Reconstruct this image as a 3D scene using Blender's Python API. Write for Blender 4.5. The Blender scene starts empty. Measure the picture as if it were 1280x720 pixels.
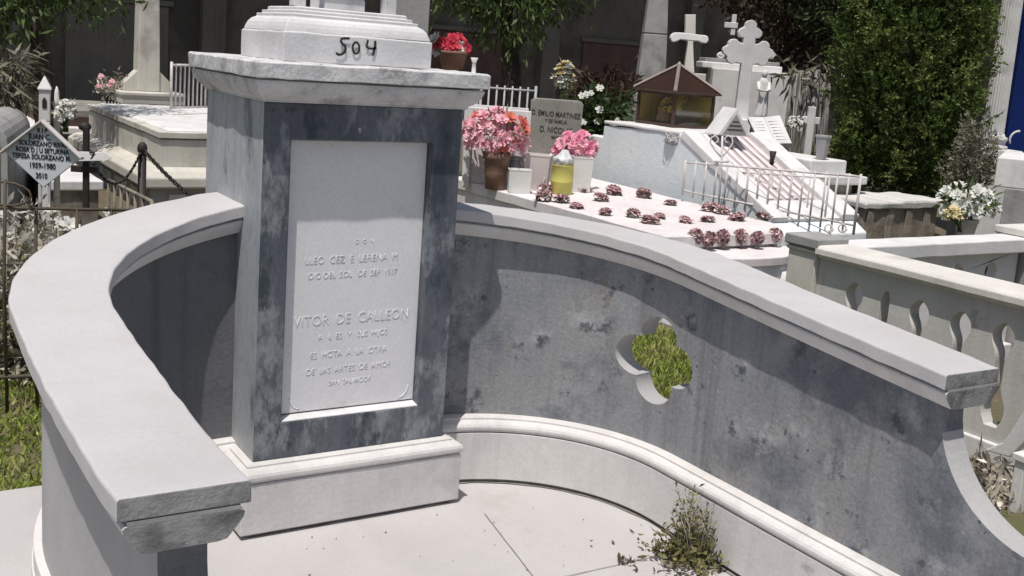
import bpy, bmesh, math, random
import numpy as np
from mathutils import Vector, Matrix, noise as mnoise
random.seed(7); RNG = np.random.default_rng(11)
R = math.radians
scene = bpy.context.scene
COL = scene.collection

# ------------------------------------------------------------------ camera
F = 1355.1285; PITCH = R(10.0589395); ROLL = R(4.19487786); CYO = -51.113
YAW = R(-32.3708705); CAM = Vector((-1.51236889, -3.33615978, 1.65388851))
_fw = Vector((-math.sin(YAW)*math.cos(PITCH), math.cos(YAW)*math.cos(PITCH), -math.sin(PITCH)))
_rt0 = Vector((math.cos(YAW), math.sin(YAW), 0)); _up0 = _rt0.cross(_fw)
RT = _rt0*math.cos(ROLL) + _up0*math.sin(ROLL); UP = -_rt0*math.sin(ROLL) + _up0*math.cos(ROLL); FW = _fw
FH = Vector((-math.sin(YAW), math.cos(YAW), 0)); RH = _rt0
def ray(u, v): return FW + RT*((u-640)/F) - UP*((v-360-CYO)/F)
def at(u, v, d): return CAM + ray(u, v)*d                  # point seen at a pixel of the photograph, d metres ahead
def onz(u, v, z): r = ray(u, v); return CAM + r*((z-CAM.z)/r.z)
def onx(u, v, x): r = ray(u, v); return CAM + r*((x-CAM.x)/r.x)
def ony(u, v, y): r = ray(u, v); return CAM + r*((y-CAM.y)/r.y)
def onplane(u, v, P, N):
    r = ray(u, v); return CAM + r*((Vector(P)-CAM).dot(N)/r.dot(N))
GZ = -0.05                                                 # level of the open ground

cd = bpy.data.cameras.new('camera'); cam = bpy.data.objects.new('camera', cd); COL.objects.link(cam)
m = Matrix((( RT.x, UP.x, -FW.x, CAM.x), (RT.y, UP.y, -FW.y, CAM.y), (RT.z, UP.z, -FW.z, CAM.z), (0,0,0,1)))
cam.matrix_world = m
cd.sensor_width = 36; cd.lens = 36*F/1280; cd.shift_y = CYO/1280; cd.clip_start = .05; cd.clip_end = 500
scene.camera = cam

# ------------------------------------------------------------------ objects
def setp(o, label=None, cat=None, group=None, kind=None):
    if label: o['label'] = label
    if cat: o['category'] = cat
    if group: o['group'] = group
    if kind: o['kind'] = kind
    return o
def thing(name, label, cat, loc, rotz=0, group=None):
    o = bpy.data.objects.new(name, None); COL.objects.link(o)
    o.location = loc; o.rotation_euler = (0, 0, rotz); o.empty_display_size = .1
    return setp(o, label, cat, group)
def root_matrix(o):
    while o.parent: o = o.parent
    return Matrix.Translation(o.location) @ o.rotation_euler.to_matrix().to_4x4()

class MB:
    """collects shapes in world coordinates; build() makes ONE mesh object of them"""
    def __init__(s): s.v = []; s.f = []; s.sm = []
    def add(s, vs, fs, smooth=False):
        b = len(s.v); s.v += [Vector(v) for v in vs]; s.f += [[b+i for i in f] for f in fs]; s.sm += [smooth]*len(fs); return s
    def box(s, c, size, rz=0, M=None):
        hx, hy, hz = size[0]/2, size[1]/2, size[2]/2; c = Vector(c)
        mt = M if M is not None else Matrix.Rotation(rz, 3, 'Z')
        vs = [c + mt @ Vector((x*hx, y*hy, z*hz)) for z in (-1,1) for x,y in ((-1,-1),(1,-1),(1,1),(-1,1))]
        return s.add(vs, [(3,2,1,0),(4,5,6,7),(0,1,5,4),(1,2,6,5),(2,3,7,6),(3,0,4,7)])
    def bb(s, x0, x1, y0, y1, z0, z1): return s.box(((x0+x1)/2,(y0+y1)/2,(z0+z1)/2), (x1-x0,y1-y0,z1-z0))
    def rings(s, rings, cap0=True, cap1=True, smooth=False, closed=False):
        n = len(rings[0]); vs = [p for r in rings for p in r]; fs = []
        m_ = len(rings)
        for i in range(m_-1 if not closed else m_):
            a = i*n; b = ((i+1) % m_)*n
            for j in range(n): k = (j+1) % n; fs.append((a+j, a+k, b+k, b+j))
        if not closed:
            if cap0: fs.append(tuple(reversed(range(n))))
            if cap1: fs.append(tuple(range((m_-1)*n, m_*n)))
        return s.add(vs, fs, smooth)
    def rectstack(s, x0, x1, y0, y1, prof, smooth=False, fk=1.0):
        return s.rings([[(x0-o,y0-o*fk,z),(x1+o,y0-o*fk,z),(x1+o,y1+o,z),(x0-o,y1+o,z)] for o, z in prof], smooth=smooth)
    def prism(s, poly, ext):
        ext = Vector(ext); a = [Vector(p) for p in poly]
        return s.rings([a, [p+ext for p in a]])
    def tube(s, pts, r, n=6, smooth=True):
        pts = [Vector(p) for p in pts]; rs = r if isinstance(r, (list, tuple)) else [r]*len(pts); rg = []
        prev = None
        for i, p in enumerate(pts):
            t = (pts[min(i+1,len(pts)-1)] - pts[max(i-1,0)]).normalized()
            a = prev if prev is not None else (Vector((0,0,1)) if abs(t.z) < .9 else Vector((1,0,0)))
            x = (a - t*a.dot(t))
            if x.length < 1e-5: x = t.orthogonal()
            x.normalize(); y = t.cross(x); prev = x
            rg.append([p + (x*math.cos(2*math.pi*k/n) + y*math.sin(2*math.pi*k/n))*rs[i] for k in range(n)])
        return s.rings(rg, smooth=smooth)
    def lathe(s, base, prof, n=20, smooth=True, sq=False):
        b = Vector(base)
        return s.rings([[b + Vector((r*math.cos(2*math.pi*(k+.5)/n), r*math.sin(2*math.pi*(k+.5)/n), z)) for k in range(n)] for r, z in prof], smooth=smooth)
    def build(s, name, mat, parent=None, bevel=0, seg=2, wob=0, wobs=6.0, sub=0):
        me = bpy.data.meshes.new(name); vs = s.v
        if parent is not None:
            im = root_matrix(parent).inverted(); vs = [im @ v for v in vs]
        me.from_pydata([tuple(v) for v in vs], [], s.f)
        me.polygons.foreach_set('use_smooth', s.sm)
        bm = bmesh.new(); bm.from_mesh(me)
        bmesh.ops.recalc_face_normals(bm, faces=bm.faces)
        if sub:
            long = [e for e in bm.edges if e.calc_length() > sub]
            for _ in range(4):
                long = [e for e in bm.edges if e.calc_length() > sub]
                if not long: break
                bmesh.ops.subdivide_edges(bm, edges=long, cuts=1, use_grid_fill=True)
        if wob:
            for v in bm.verts:
                n_ = mnoise.noise_vector(v.co*wobs); v.co += n_*wob
        bm.to_mesh(me); bm.free()
        for mm in (mat if isinstance(mat, (list, tuple)) else [mat]): me.materials.append(mm)
        o = bpy.data.objects.new(name, me); COL.objects.link(o)
        if parent is not None: o.parent = parent
        if bevel:
            b = o.modifiers.new('bevel', 'BEVEL'); b.width = bevel; b.segments = seg; b.limit_method = 'ANGLE'; b.angle_limit = R(35); b.harden_normals = False
        return o
def pbox(u0, u1, v0, v1, d, t, rz=0.0, mb=None):
    """box facing the camera's heading (plus rz) whose front covers a pixel rectangle at distance d"""
    mb = mb or MB(); um, vm = (u0+u1)/2, (v0+v1)/2
    pm = at(um, vm, d); w = (u1-u0)*d/F; z0 = at(um, v1, d).z; z1 = at(um, v0, d).z
    a = YAW+rz; f = Vector((-math.sin(a), math.cos(a), 0))
    c = Vector((pm.x, pm.y, (z0+z1)/2)) + f*t/2
    return mb.box(c, (w, t, z1-z0), a)
def base_at(u, v, d, z=GZ): p = at(u, v, d); return Vector((p.x, p.y, z))
def copy_tree(o, parent=None):
    c = o.copy(); COL.objects.link(c)
    if parent is not None: c.parent = parent
    for ch in list(o.children): copy_tree(ch, c)
    return c
def np_mesh(name, V, Q, mat, parent=None, smooth=False):
    """quads from numpy arrays (world coordinates)"""
    V = np.asarray(V, dtype=np.float64).reshape(-1, 3); Q = np.asarray(Q, dtype=np.int32).reshape(-1, 4)
    if parent is not None:
        M = np.array(root_matrix(parent).inverted()); V = V @ M[:3,:3].T + M[:3,3]
    me = bpy.data.meshes.new(name)
    me.vertices.add(len(V)); me.vertices.foreach_set('co', V.astype(np.float32).ravel())
    me.loops.add(Q.size); me.loops.foreach_set('vertex_index', Q.ravel())
    me.polygons.add(len(Q)); me.polygons.foreach_set('loop_start', np.arange(0, Q.size, 4, dtype=np.int32))
    me.update(calc_edges=True); me.validate()
    if smooth: me.polygons.foreach_set('use_smooth', [True]*len(Q))
    me.materials.append(mat)
    o = bpy.data.objects.new(name, me); COL.objects.link(o)
    if parent is not None: o.parent = parent
    return o
def unit(a): return a/np.maximum(np.linalg.norm(a, axis=-1, keepdims=True), 1e-9)
def leaves(P, D, L, W, fold=.25):
    """one folded diamond leaf per row: base point, direction, length, width"""
    P = np.asarray(P, float); D = unit(np.asarray(D, float)); n = len(P)
    L = np.broadcast_to(L, (n,)).reshape(n,1); W = np.broadcast_to(W, (n,)).reshape(n,1)
    a = unit(RNG.normal(size=(n,3))); X = unit(np.cross(D, a)); Z = np.cross(X, D)
    V = np.stack([P, P + D*L*.5 + X*W*.5 + Z*W*fold, P + D*L, P + D*L*.5 - X*W*.5 + Z*W*fold], 1)
    return V.reshape(-1,3), np.arange(4*n).reshape(n,4)
def text_mesh(T, s, size, origin, xdir, updir, mat, depth=.002, bold=0.0, name='lettering', align='CENTER', sx=1.0):
    c = bpy.data.curves.new('t', 'FONT'); c.body = s; c.size = size; c.extrude = depth; c.align_x = align; c.align_y = 'CENTER'; c.offset = bold; c.resolution_u = 3
    o = bpy.data.objects.new('t', c); COL.objects.link(o)
    dg = bpy.context.evaluated_depsgraph_get(); me = bpy.data.meshes.new_from_object(o.evaluated_get(dg))
    bpy.data.objects.remove(o); bpy.data.curves.remove(c)
    X = Vector(xdir).normalized(); Y = Vector(updir).normalized(); Z = X.cross(Y)
    M = Matrix(((X.x*sx,Y.x,Z.x,origin[0]),(X.y*sx,Y.y,Z.y,origin[1]),(X.z*sx,Y.z,Z.z,origin[2]),(0,0,0,1)))
    me.transform(root_matrix(T).inverted() @ M if T is not None else M)
    me.materials.clear(); me.materials.append(mat)
    r = bpy.data.objects.new(name, me); COL.objects.link(r)
    if T is not None: r.parent = T
    return r
def ribbon(mb, pts, w, n_):
    """hand-painted stroke: a thin flat bar along pts, n_ = outward normal"""
    n_ = Vector(n_); rg = []
    pts = [Vector(p) for p in pts]
    for i, p in enumerate(pts):
        t = (pts[min(i+1,len(pts)-1)]-pts[max(i-1,0)]).normalized(); sd = t.cross(n_)*w/2
        rg.append([p-sd, p+sd, p+sd+n_*.0015, p-sd+n_*.0015])
    return mb.rings(rg)

# ------------------------------------------------------------------ materials
def mat(name, c1, c2=None, scale=4.0, rough=.75, bump=.0, bscale=40, c3=None, s3=1.6, t3=.62, streak=0.0, fleck=None, ft=.70, fs=45, spec=.3, stretch=(1,1,1), lo=.35, hi=.65, island=0.0, trans=0.0, det=6, grime=None, gz=0.3, grain=.055, gs=90, sharp=None):
    mt = bpy.data.materials.new(name); mt.use_nodes = True; nt = mt.node_tree; N = nt.nodes; Lk = nt.links
    b = N['Principled BSDF']; b.inputs['Roughness'].default_value = rough; b.inputs['Specular IOR Level'].default_value = spec
    tc = N.new('ShaderNodeTexCoord'); mp = N.new('ShaderNodeMapping'); mp.inputs['Scale'].default_value = stretch
    Lk.new(tc.outputs['Object'], mp.inputs['Vector']); co = mp.outputs['Vector']
    def nz(sc, detail=det, vec=None, r=.6):
        n = N.new('ShaderNodeTexNoise'); n.inputs['Scale'].default_value = sc; n.inputs['Detail'].default_value = detail; n.inputs['Roughness'].default_value = r
        Lk.new(vec or co, n.inputs['Vector']); return n.outputs['Fac']
    def ramp(v, a, bb):
        r = N.new('ShaderNodeMapRange'); r.inputs['From Min'].default_value = a; r.inputs['From Max'].default_value = bb; r.clamp = True
        Lk.new(v, r.inputs['Value']); return r.outputs['Result']
    def mix(f, A, B):
        x = N.new('ShaderNodeMix'); x.data_type = 'RGBA'
        if isinstance(f, float): x.inputs[0].default_value = f
        else: Lk.new(f, x.inputs[0])
        for i, q in ((6,A),(7,B)):
            if isinstance(q, tuple): x.inputs[i].default_value = (*q, 1)
            else: Lk.new(q, x.inputs[i])
        return x.outputs[2]
    c2 = c2 or tuple(v*.88 for v in c1)
    col = mix(ramp(nz(scale), lo, hi), c1, c2)
    if c3: col = mix(ramp(nz(s3, 7), t3-.08, t3+.08), col, c3)
    if streak:
        m2 = N.new('ShaderNodeMapping'); m2.inputs['Scale'].default_value = (14,14,.9); Lk.new(tc.outputs['Object'], m2.inputs['Vector'])
        m3 = N.new('ShaderNodeMath'); m3.operation = 'MULTIPLY'; m3.inputs[1].default_value = streak
        Lk.new(ramp(nz(1.0, 5, m2.outputs['Vector']), .52, .72), m3.inputs[0]); col = mix(m3.outputs[0], col, tuple(v*.45 for v in c1))
    if fleck: col = mix(ramp(nz(fs, 3), ft, ft+.04), col, fleck)
    if grime:
        sp = N.new('ShaderNodeSeparateXYZ'); Lk.new(tc.outputs['Object'], sp.inputs[0])
        ad = N.new('ShaderNodeMath'); ad.operation = 'MULTIPLY_ADD'; ad.inputs[1].default_value = .5; Lk.new(nz(6), ad.inputs[0]); Lk.new(sp.outputs['Z'], ad.inputs[2])
        col = mix(ramp(ad.outputs[0], gz+.22, gz+.02), col, grime)
    if sharp:
        for (cc, sc_, th_, wd_) in sharp: col = mix(ramp(nz(sc_, 12, None, .72), th_-wd_, th_+wd_), col, cc)
    if grain:
        gm = N.new('ShaderNodeMapRange'); gm.inputs['From Min'].default_value = .3; gm.inputs['From Max'].default_value = .7; gm.inputs['To Min'].default_value = 1-grain; gm.inputs['To Max'].default_value = 1+grain
        Lk.new(nz(gs, 3), gm.inputs['Value']); h2 = N.new('ShaderNodeHueSaturation'); Lk.new(col, h2.inputs['Color']); Lk.new(gm.outputs['Result'], h2.inputs['Value']); col = h2.outputs['Color']
    if island:
        g = N.new('ShaderNodeNewGeometry'); hs = N.new('ShaderNodeHueSaturation'); Lk.new(col, hs.inputs['Color'])
        r = N.new('ShaderNodeMapRange'); r.inputs['To Min'].default_value = 1-island; r.inputs['To Max'].default_value = 1+island
        Lk.new(g.outputs['Random Per Island'], r.inputs['Value']); Lk.new(r.outputs['Result'], hs.inputs['Value']); col = hs.outputs['Color']
    Lk.new(col, b.inputs['Base Color'])
    if bump:
        bp = N.new('ShaderNodeBump'); bp.inputs['Strength'].default_value = min(bump,1); bp.inputs['Distance'].default_value = .004*max(1,bump)
        Lk.new(nz(bscale, 8, None, .65), bp.inputs['Height']); Lk.new(bp.outputs['Normal'], b.inputs['Normal'])
    if trans:
        tr = N.new('ShaderNodeBsdfTranslucent'); Lk.new(col, tr.inputs['Color']); mx = N.new('ShaderNodeMixShader'); mx.inputs[0].default_value = trans
        Lk.new(b.outputs[0], mx.inputs[1]); Lk.new(tr.outputs[0], mx.inputs[2]); Lk.new(mx.outputs[0], N['Material Output'].inputs['Surface'])
    return mt
def glass(name, tint, fac=.12, body=None):
    mt = bpy.data.materials.new(name); mt.use_nodes = True; nt = mt.node_tree; N = nt.nodes; N.remove(N['Principled BSDF'])
    t = N.new('ShaderNodeBsdfTransparent'); t.inputs['Color'].default_value = (*tint,1); g = N.new('ShaderNodeBsdfGlossy'); g.inputs['Roughness'].default_value = .05
    nz = N.new('ShaderNodeTexNoise'); nz.inputs['Scale'].default_value = 6
    mr = N.new('ShaderNodeMapRange'); mr.inputs['To Min'].default_value = fac*.5; mr.inputs['To Max'].default_value = fac*1.5; nt.links.new(nz.outputs['Fac'], mr.inputs['Value'])
    mx = N.new('ShaderNodeMixShader'); nt.links.new(mr.outputs['Result'], mx.inputs[0]); nt.links.new(t.outputs[0], mx.inputs[1]); nt.links.new(g.outputs[0], mx.inputs[2]); out = mx.outputs[0]
    if body:
        df = N.new('ShaderNodeBsdfDiffuse'); df.inputs['Color'].default_value = (*body,1); m2 = N.new('ShaderNodeMixShader'); m2.inputs[0].default_value = .36
        nt.links.new(out, m2.inputs[1]); nt.links.new(df.outputs[0], m2.inputs[2]); out = m2.outputs[0]
    nt.links.new(out, N['Material Output'].inputs['Surface'])
    return mt
M = {}
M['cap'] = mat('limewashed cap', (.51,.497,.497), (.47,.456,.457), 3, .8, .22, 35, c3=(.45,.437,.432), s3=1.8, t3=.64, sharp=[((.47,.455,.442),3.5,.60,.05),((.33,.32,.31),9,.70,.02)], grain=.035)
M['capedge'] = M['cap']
M['paint'] = mat('white painted stone', (.68,.67,.675), (.58,.575,.58), 7, .7, .5, 55, c3=(.42,.42,.42), s3=5, t3=.66, fleck=(.3,.29,.28), ft=.73, fs=30)
M['corn'] = mat('chipped white cornice', (.64,.635,.635), (.52,.515,.52), 9, .75, 1.2, 38, c3=(.34,.34,.34), s3=8, t3=.62, sharp=[((.30,.295,.29),9,.62,.03)], grain=.10)
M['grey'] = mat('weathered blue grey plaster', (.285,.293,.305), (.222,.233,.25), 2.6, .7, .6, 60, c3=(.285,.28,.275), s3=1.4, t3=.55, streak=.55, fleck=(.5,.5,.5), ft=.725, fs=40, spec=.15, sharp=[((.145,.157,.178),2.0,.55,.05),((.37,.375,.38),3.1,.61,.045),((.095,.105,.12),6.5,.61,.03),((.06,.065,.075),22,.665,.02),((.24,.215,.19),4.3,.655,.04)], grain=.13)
M['greyshade'] = mat('grey plaster darkened for shade', (.165,.17,.18), (.135,.14,.15), 2.2, .75, .5, 60, spec=.12, streak=.45, sharp=[((.10,.108,.12),3.2,.60,.07),((.22,.225,.23),6,.67,.03)], grain=.1)  # left wall's shade put into the colour as a lower albedo
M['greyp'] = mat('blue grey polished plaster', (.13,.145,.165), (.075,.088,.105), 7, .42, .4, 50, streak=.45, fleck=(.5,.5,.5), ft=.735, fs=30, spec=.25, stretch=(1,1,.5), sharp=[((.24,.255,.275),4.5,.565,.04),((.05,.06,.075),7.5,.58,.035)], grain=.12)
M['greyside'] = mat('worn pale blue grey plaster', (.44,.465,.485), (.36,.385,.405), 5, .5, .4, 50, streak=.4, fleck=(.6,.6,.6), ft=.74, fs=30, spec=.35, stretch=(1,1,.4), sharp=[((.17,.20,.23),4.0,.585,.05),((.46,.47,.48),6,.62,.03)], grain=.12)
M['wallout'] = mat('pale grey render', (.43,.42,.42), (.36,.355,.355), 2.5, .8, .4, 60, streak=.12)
M['base'] = mat('cream base moulding', (.66,.64,.63), (.58,.565,.555), 5, .7, .35, 50, c3=(.48,.465,.45), s3=3, t3=.64, streak=.2, sharp=[((.42,.41,.40),4,.645,.025)])
M['marble'] = mat('white marble plaque', (.73,.73,.74), (.68,.68,.69), 3, .5, .12, 80, c3=(.62,.62,.63), s3=2, t3=.62, sharp=[((.64,.635,.62),5,.64,.03)])
M['black'] = mat('black brush paint', (.02,.02,.02), (.035,.035,.035), 20, .6)
M['floor'] = mat('pale terrace slabs', (.49,.473,.468), (.45,.433,.433), 1.6, .8, .3, 60, c3=(.41,.395,.382), s3=1.1, t3=.64, fleck=(.22,.2,.18), ft=.765, fs=17, sharp=[((.43,.415,.40),2.6,.60,.04)], grain=.04)
M['white'] = mat('white limewash', (.72,.71,.70), (.62,.61,.60), 4, .8, .4, 30, c3=(.5,.48,.45), s3=2.5, t3=.64, streak=.18)
M['cream'] = mat('cream limewash', (.60,.58,.52), (.52,.50,.44), 4, .8, .4, 30, c3=(.36,.34,.30), s3=2.2, t3=.62, streak=.25)
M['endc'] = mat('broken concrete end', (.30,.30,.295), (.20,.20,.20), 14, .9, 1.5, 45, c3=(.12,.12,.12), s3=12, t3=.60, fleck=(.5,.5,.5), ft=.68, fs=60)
M['dirt'] = mat('packed dirt line', (.20,.18,.155), (.33,.31,.28), 25, .95, .6, 60)
M['sage'] = mat('grey green stone', (.30,.29,.25), (.22,.215,.19), 5, .85, .5, 30, c3=(.13,.125,.11), s3=3, t3=.62, streak=.4)
M['concrete'] = mat('grey concrete', (.36,.355,.345), (.27,.265,.26), 5, .85, .5, 40, streak=.3, c3=(.18,.18,.175), s3=3, t3=.63)
M['olive'] = mat('olive grey balustrade', (.58,.565,.53), (.50,.49,.455), 3, .85, .4, 40, streak=.3, sharp=[((.37,.36,.33),5,.63,.03)])
M['rail'] = mat('cream balustrade rail', (.68,.655,.61), (.60,.575,.53), 6, .8, .4, 40, c3=(.45,.43,.40), s3=3, t3=.64)
M['pinkt'] = mat('faded pink tomb', (.70,.655,.65), (.65,.59,.59), 5, .8, .4, 30, c3=(.72,.70,.69), s3=2, t3=.52, streak=.25, sharp=[((.55,.47,.46),4,.63,.03),((.42,.37,.35),11,.68,.02)])
M['pinkd'] = mat('pink grooved tile', (.52,.43,.44), (.44,.35,.36), 8, .6, .3, 40, c3=(.6,.55,.55), s3=3, t3=.58)
M['blue'] = mat('pale blue limewash', (.70,.765,.79), (.74,.78,.79), 5, .85, 1.2, 18, c3=(.79,.80,.80), s3=2.4, t3=.55, streak=.10, sharp=[((.52,.58,.61),7,.65,.03)])
M['tan'] = mat('tan stone', (.27,.235,.19), (.20,.175,.14), 5, .9, .8, 25, c3=(.10,.085,.07), s3=3, t3=.58, streak=.6)
M['slabw'] = mat('weathered pale slab', (.64,.63,.60), (.54,.53,.50), 4, .9, .7, 25, c3=(.34,.325,.30), s3=3, t3=.64, sharp=[((.25,.235,.21),7,.66,.025)])
M['iron'] = mat('black iron', (.02,.019,.018), (.04,.03,.025), 10, .6)
M['rust'] = mat('olive rusty iron', (.10,.085,.06), (.06,.045,.03), 12, .7, .3, 80)
M['wire'] = mat('white painted iron', (.66,.63,.62), (.50,.46,.44), 10, .5, .2, 80, c3=(.3,.24,.2), s3=9, t3=.66)
M['greyw'] = mat('light grey painted iron', (.40,.41,.42), (.33,.335,.34), 10, .5)
M['sign'] = mat('white enamel sign', (.62,.66,.68), (.57,.61,.64), 4, .45, .1, 30)
M['signrim'] = mat('pink white sign frame', (.66,.62,.60), None, 6, .6)
M['bark'] = mat('brown bark', (.06,.045,.035), (.035,.027,.02), 10, .95, 1.0, 30, stretch=(1,1,.25))
M['greybark'] = mat('grey bark', (.26,.25,.235), (.07,.065,.06), 7, .95, 1.0, 30, stretch=(3,3,.25), lo=.42, hi=.56)
M['clay'] = mat('terracotta', (.26,.15,.11), (.19,.11,.08), 8, .8, .4, 40)
M['maroon'] = mat('faded maroon petals', (.33,.18,.19), (.55,.42,.41), 12, .85, .3, 60, island=.45, c3=(.58,.50,.47), s3=8, t3=.57)
M['pink'] = mat('pink silk petals', (.76,.34,.42), (.82,.56,.60), 16, .7, island=.25, trans=.25)
M['magenta'] = mat('magenta silk petals', (.72,.17,.33), (.80,.40,.50), 16, .7, island=.22, trans=.25)
M['red'] = mat('red silk petals', (.55,.03,.06), (.62,.08,.12), 16, .7, island=.25, trans=.2)
M['coral'] = mat('coral petals', (.55,.10,.09), (.62,.22,.15), 16, .7, island=.3, trans=.2)
M['wpetal'] = mat('white petals', (.74,.74,.70), (.66,.66,.60), 16, .7, island=.15, trans=.25)
M['ypetal'] = mat('straw yellow petals', (.62,.52,.25), (.66,.60,.38), 16, .7, island=.25, trans=.2)
M['gold'] = mat('golden blossoms', (.62,.40,.05), (.66,.5,.16), 16, .6, island=.3)
M['ochre'] = mat('ochre card', (.74,.54,.12), (.62,.44,.09), 5, .7)
M['yellow'] = mat('yellow paint', (.55,.50,.13), (.46,.42,.12), 6, .55, .2, 40, c3=(.35,.30,.12), s3=6, t3=.68)
M['plastic'] = mat('white plastic', (.68,.67,.65), (.60,.58,.55), 6, .5, .1, 40, c3=(.45,.42,.36), s3=7, t3=.66)
M['bucket'] = mat('pink white plastic', (.62,.56,.54), (.55,.49,.47), 6, .5, .1, 40)
M['greyb'] = mat('grey plastic', (.36,.355,.365), (.32,.315,.325), 6, .5)
M['bag'] = mat('clear plastic bag', (.66,.67,.68), (.5,.51,.52), 20, .3, .4, 30)
M['brown'] = mat('dark brown metal', (.085,.055,.04), (.06,.04,.03), 8, .5, .2, 60)
M['ridge'] = mat('pale tin strip', (.34,.29,.26), (.26,.22,.2), 8, .45)
M['tanfig'] = mat('tan plaster', (.42,.27,.16), (.32,.2,.12), 8, .8)
M['glass'] = glass('clear glass', (.92,.92,.9), .10)
M['broof'] = glass('brown glass', (.62,.46,.36), .06, (.085,.05,.038))
M['facade'] = mat('dark stained facade', (.18,.155,.125), (.13,.113,.095), 1.4, .95, .6, 14, c3=(.085,.077,.068), s3=.7, t3=.55, streak=.4)
M['facade2'] = mat('dark grey panel', (.205,.183,.158), (.15,.136,.12), 1.2, .95, .5, 14, streak=.4)
M['reddark'] = mat('dark red brown boards', (.15,.09,.078), (.11,.068,.06), 3, .9, .4, 20)
M['sunshade'] = mat('brown sunshade sheet', (.12,.09,.07), (.09,.07,.055), 3, .9)
M['column'] = mat('white fluted column', (.66,.655,.64), (.55,.545,.53), 4, .8, .3, 30, c3=(.40,.395,.385), s3=3, t3=.64, streak=.2)
M['royal'] = mat('royal blue paint', (.015,.055,.32), (.012,.045,.26), 3, .55)
M['thuja'] = mat('thuja green', (.105,.155,.034), (.045,.082,.018), 2.6, .6, island=.5, trans=.25, c3=(.17,.20,.06), s3=3.2, t3=.56)
M['darkleaf'] = mat('dark leaves', (.045,.075,.022), (.025,.045,.014), 2.2, .5, island=.4, trans=.2)
M['redleaf'] = mat('brown red leaves', (.075,.045,.028), (.045,.032,.018), 2.2, .6, island=.4, trans=.15)
M['leaf'] = mat('mid green leaves', (.10,.145,.045), (.055,.09,.025), 3, .5, island=.4, trans=.25)
M['grass'] = mat('lawn grass', (.32,.38,.085), (.20,.27,.055), 1.6, .6, island=.55, trans=.35, c3=(.40,.37,.16), s3=5, t3=.56)
M['dry'] = mat('dry stalks', (.40,.365,.30), (.20,.17,.13), 9, .8, island=.6, trans=.1, c3=(.55,.53,.48), s3=11, t3=.58)
M['weed'] = mat('weed leaves', (.20,.185,.08), (.13,.125,.055), 9, .7, island=.4, trans=.2)
M['weedseed'] = mat('brown seed heads', (.14,.11,.075), (.09,.075,.05), 9, .8, island=.3)
M['greydry'] = mat('grey dry thuja', (.24,.23,.17), (.15,.14,.10), 5, .8, island=.4, trans=.1)
M['earth'] = mat('earth', (.16,.125,.09), (.105,.085,.06), 3, .95, .9, 18, c3=(.105,.105,.05), s3=.55, t3=.50, sharp=[((.22,.18,.14),9,.62,.04)])
M['rubble'] = mat('rubble stone', (.36,.31,.26), (.22,.18,.15), 8, .9, .8, 30)
# ------------------------------------------------------------------ world, sun
w = bpy.data.worlds.new('World'); scene.world = w; w.use_nodes = True; nt = w.node_tree
SUN = Vector((.285, .245, -1)).normalized()                 # direction the light travels
elev = math.asin(-SUN.z); az = math.atan2(-SUN.x, -SUN.y)  # compass angle of the sun, clockwise from +Y
sky = nt.nodes.new('ShaderNodeTexSky'); sky.sky_type = 'NISHITA'; sky.sun_disc = False
sky.sun_elevation = elev; sky.sun_rotation = az; sky.air_density = 1.0; sky.dust_density = 2.5; sky.ozone_density = .6
bg = nt.nodes['Background']; nt.links.new(sky.outputs[0], bg.inputs[0]); bg.inputs[1].default_value = .058
ld = bpy.data.lights.new('sun', 'SUN'); ld.energy = 2.95; ld.angle = R(.53); ld.color = (1, .955, .90)
sun = bpy.data.objects.new('sun', ld); COL.objects.link(sun); sun.rotation_euler = SUN.to_track_quat('-Z', 'Y').to_euler(); sun.location = (0,0,20)
vs = scene.view_settings; vs.view_transform = 'Standard'; vs.look = 'None'; vs.exposure = 0.44; vs.gamma = 1; vs.use_curve_mapping = False
scene.render.engine = 'CYCLES'; scene.cycles.max_bounces = 8; scene.cycles.transparent_max_bounces = 12

# ------------------------------------------------------------------ ground and terrace
g = MB(); n = 90
gx = [-60 + 140*i/n for i in range(n+1)]; gy = [-30 + 140*i/n for i in range(n+1)]
vs_ = [(x, y, GZ) for y in gy for x in gx]
g.add(vs_, [(j*(n+1)+i, j*(n+1)+i+1, (j+1)*(n+1)+i+1, (j+1)*(n+1)+i) for j in range(n) for i in range(n)])
setp(g.build('ground', M['earth']), kind='structure')
t = MB(); t.bb(-3.4, 1.30, -6, .66, GZ-.1, 0)
setp(t.build('terrace_floor', M['floor'], bevel=.006), kind='structure')
# hairline joints between the slabs: real grooves are filled with dirt, laid as thin strips
j = MB()
for a, b in (((.455,-.18),(.30,-.95)), ((.30,-.95),(.10,-2.6)), ((.30,-.70),(.98,-.705)), ((-1.0,-1.9),(.98,-1.9))):
    a = Vector((*a,0)); b = Vector((*b,0)); k = 14; pts = []
    for i in range(k+1):
        p = a.lerp(b, i/k); p += Vector((mnoise.noise(p*9), mnoise.noise(p*9+Vector((5,5,5))), 0))*.004; pts.append(p)
    for p, q in zip(pts[:-1], pts[1:]):
        s_ = (q-p).normalized().cross(Vector((0,0,1)))*.0016*(1+.6*mnoise.noise(p*21)); j.add([p-s_+Vector((0,0,.004)), p+s_+Vector((0,0,.004)), q+s_+Vector((0,0,.004)), q-s_+Vector((0,0,.004))], [(0,1,2,3)])
setp(j.build('floor_joints', mat('joint dirt', (.22,.20,.18), (.30,.28,.26), 30, .95)), kind='structure')

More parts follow.
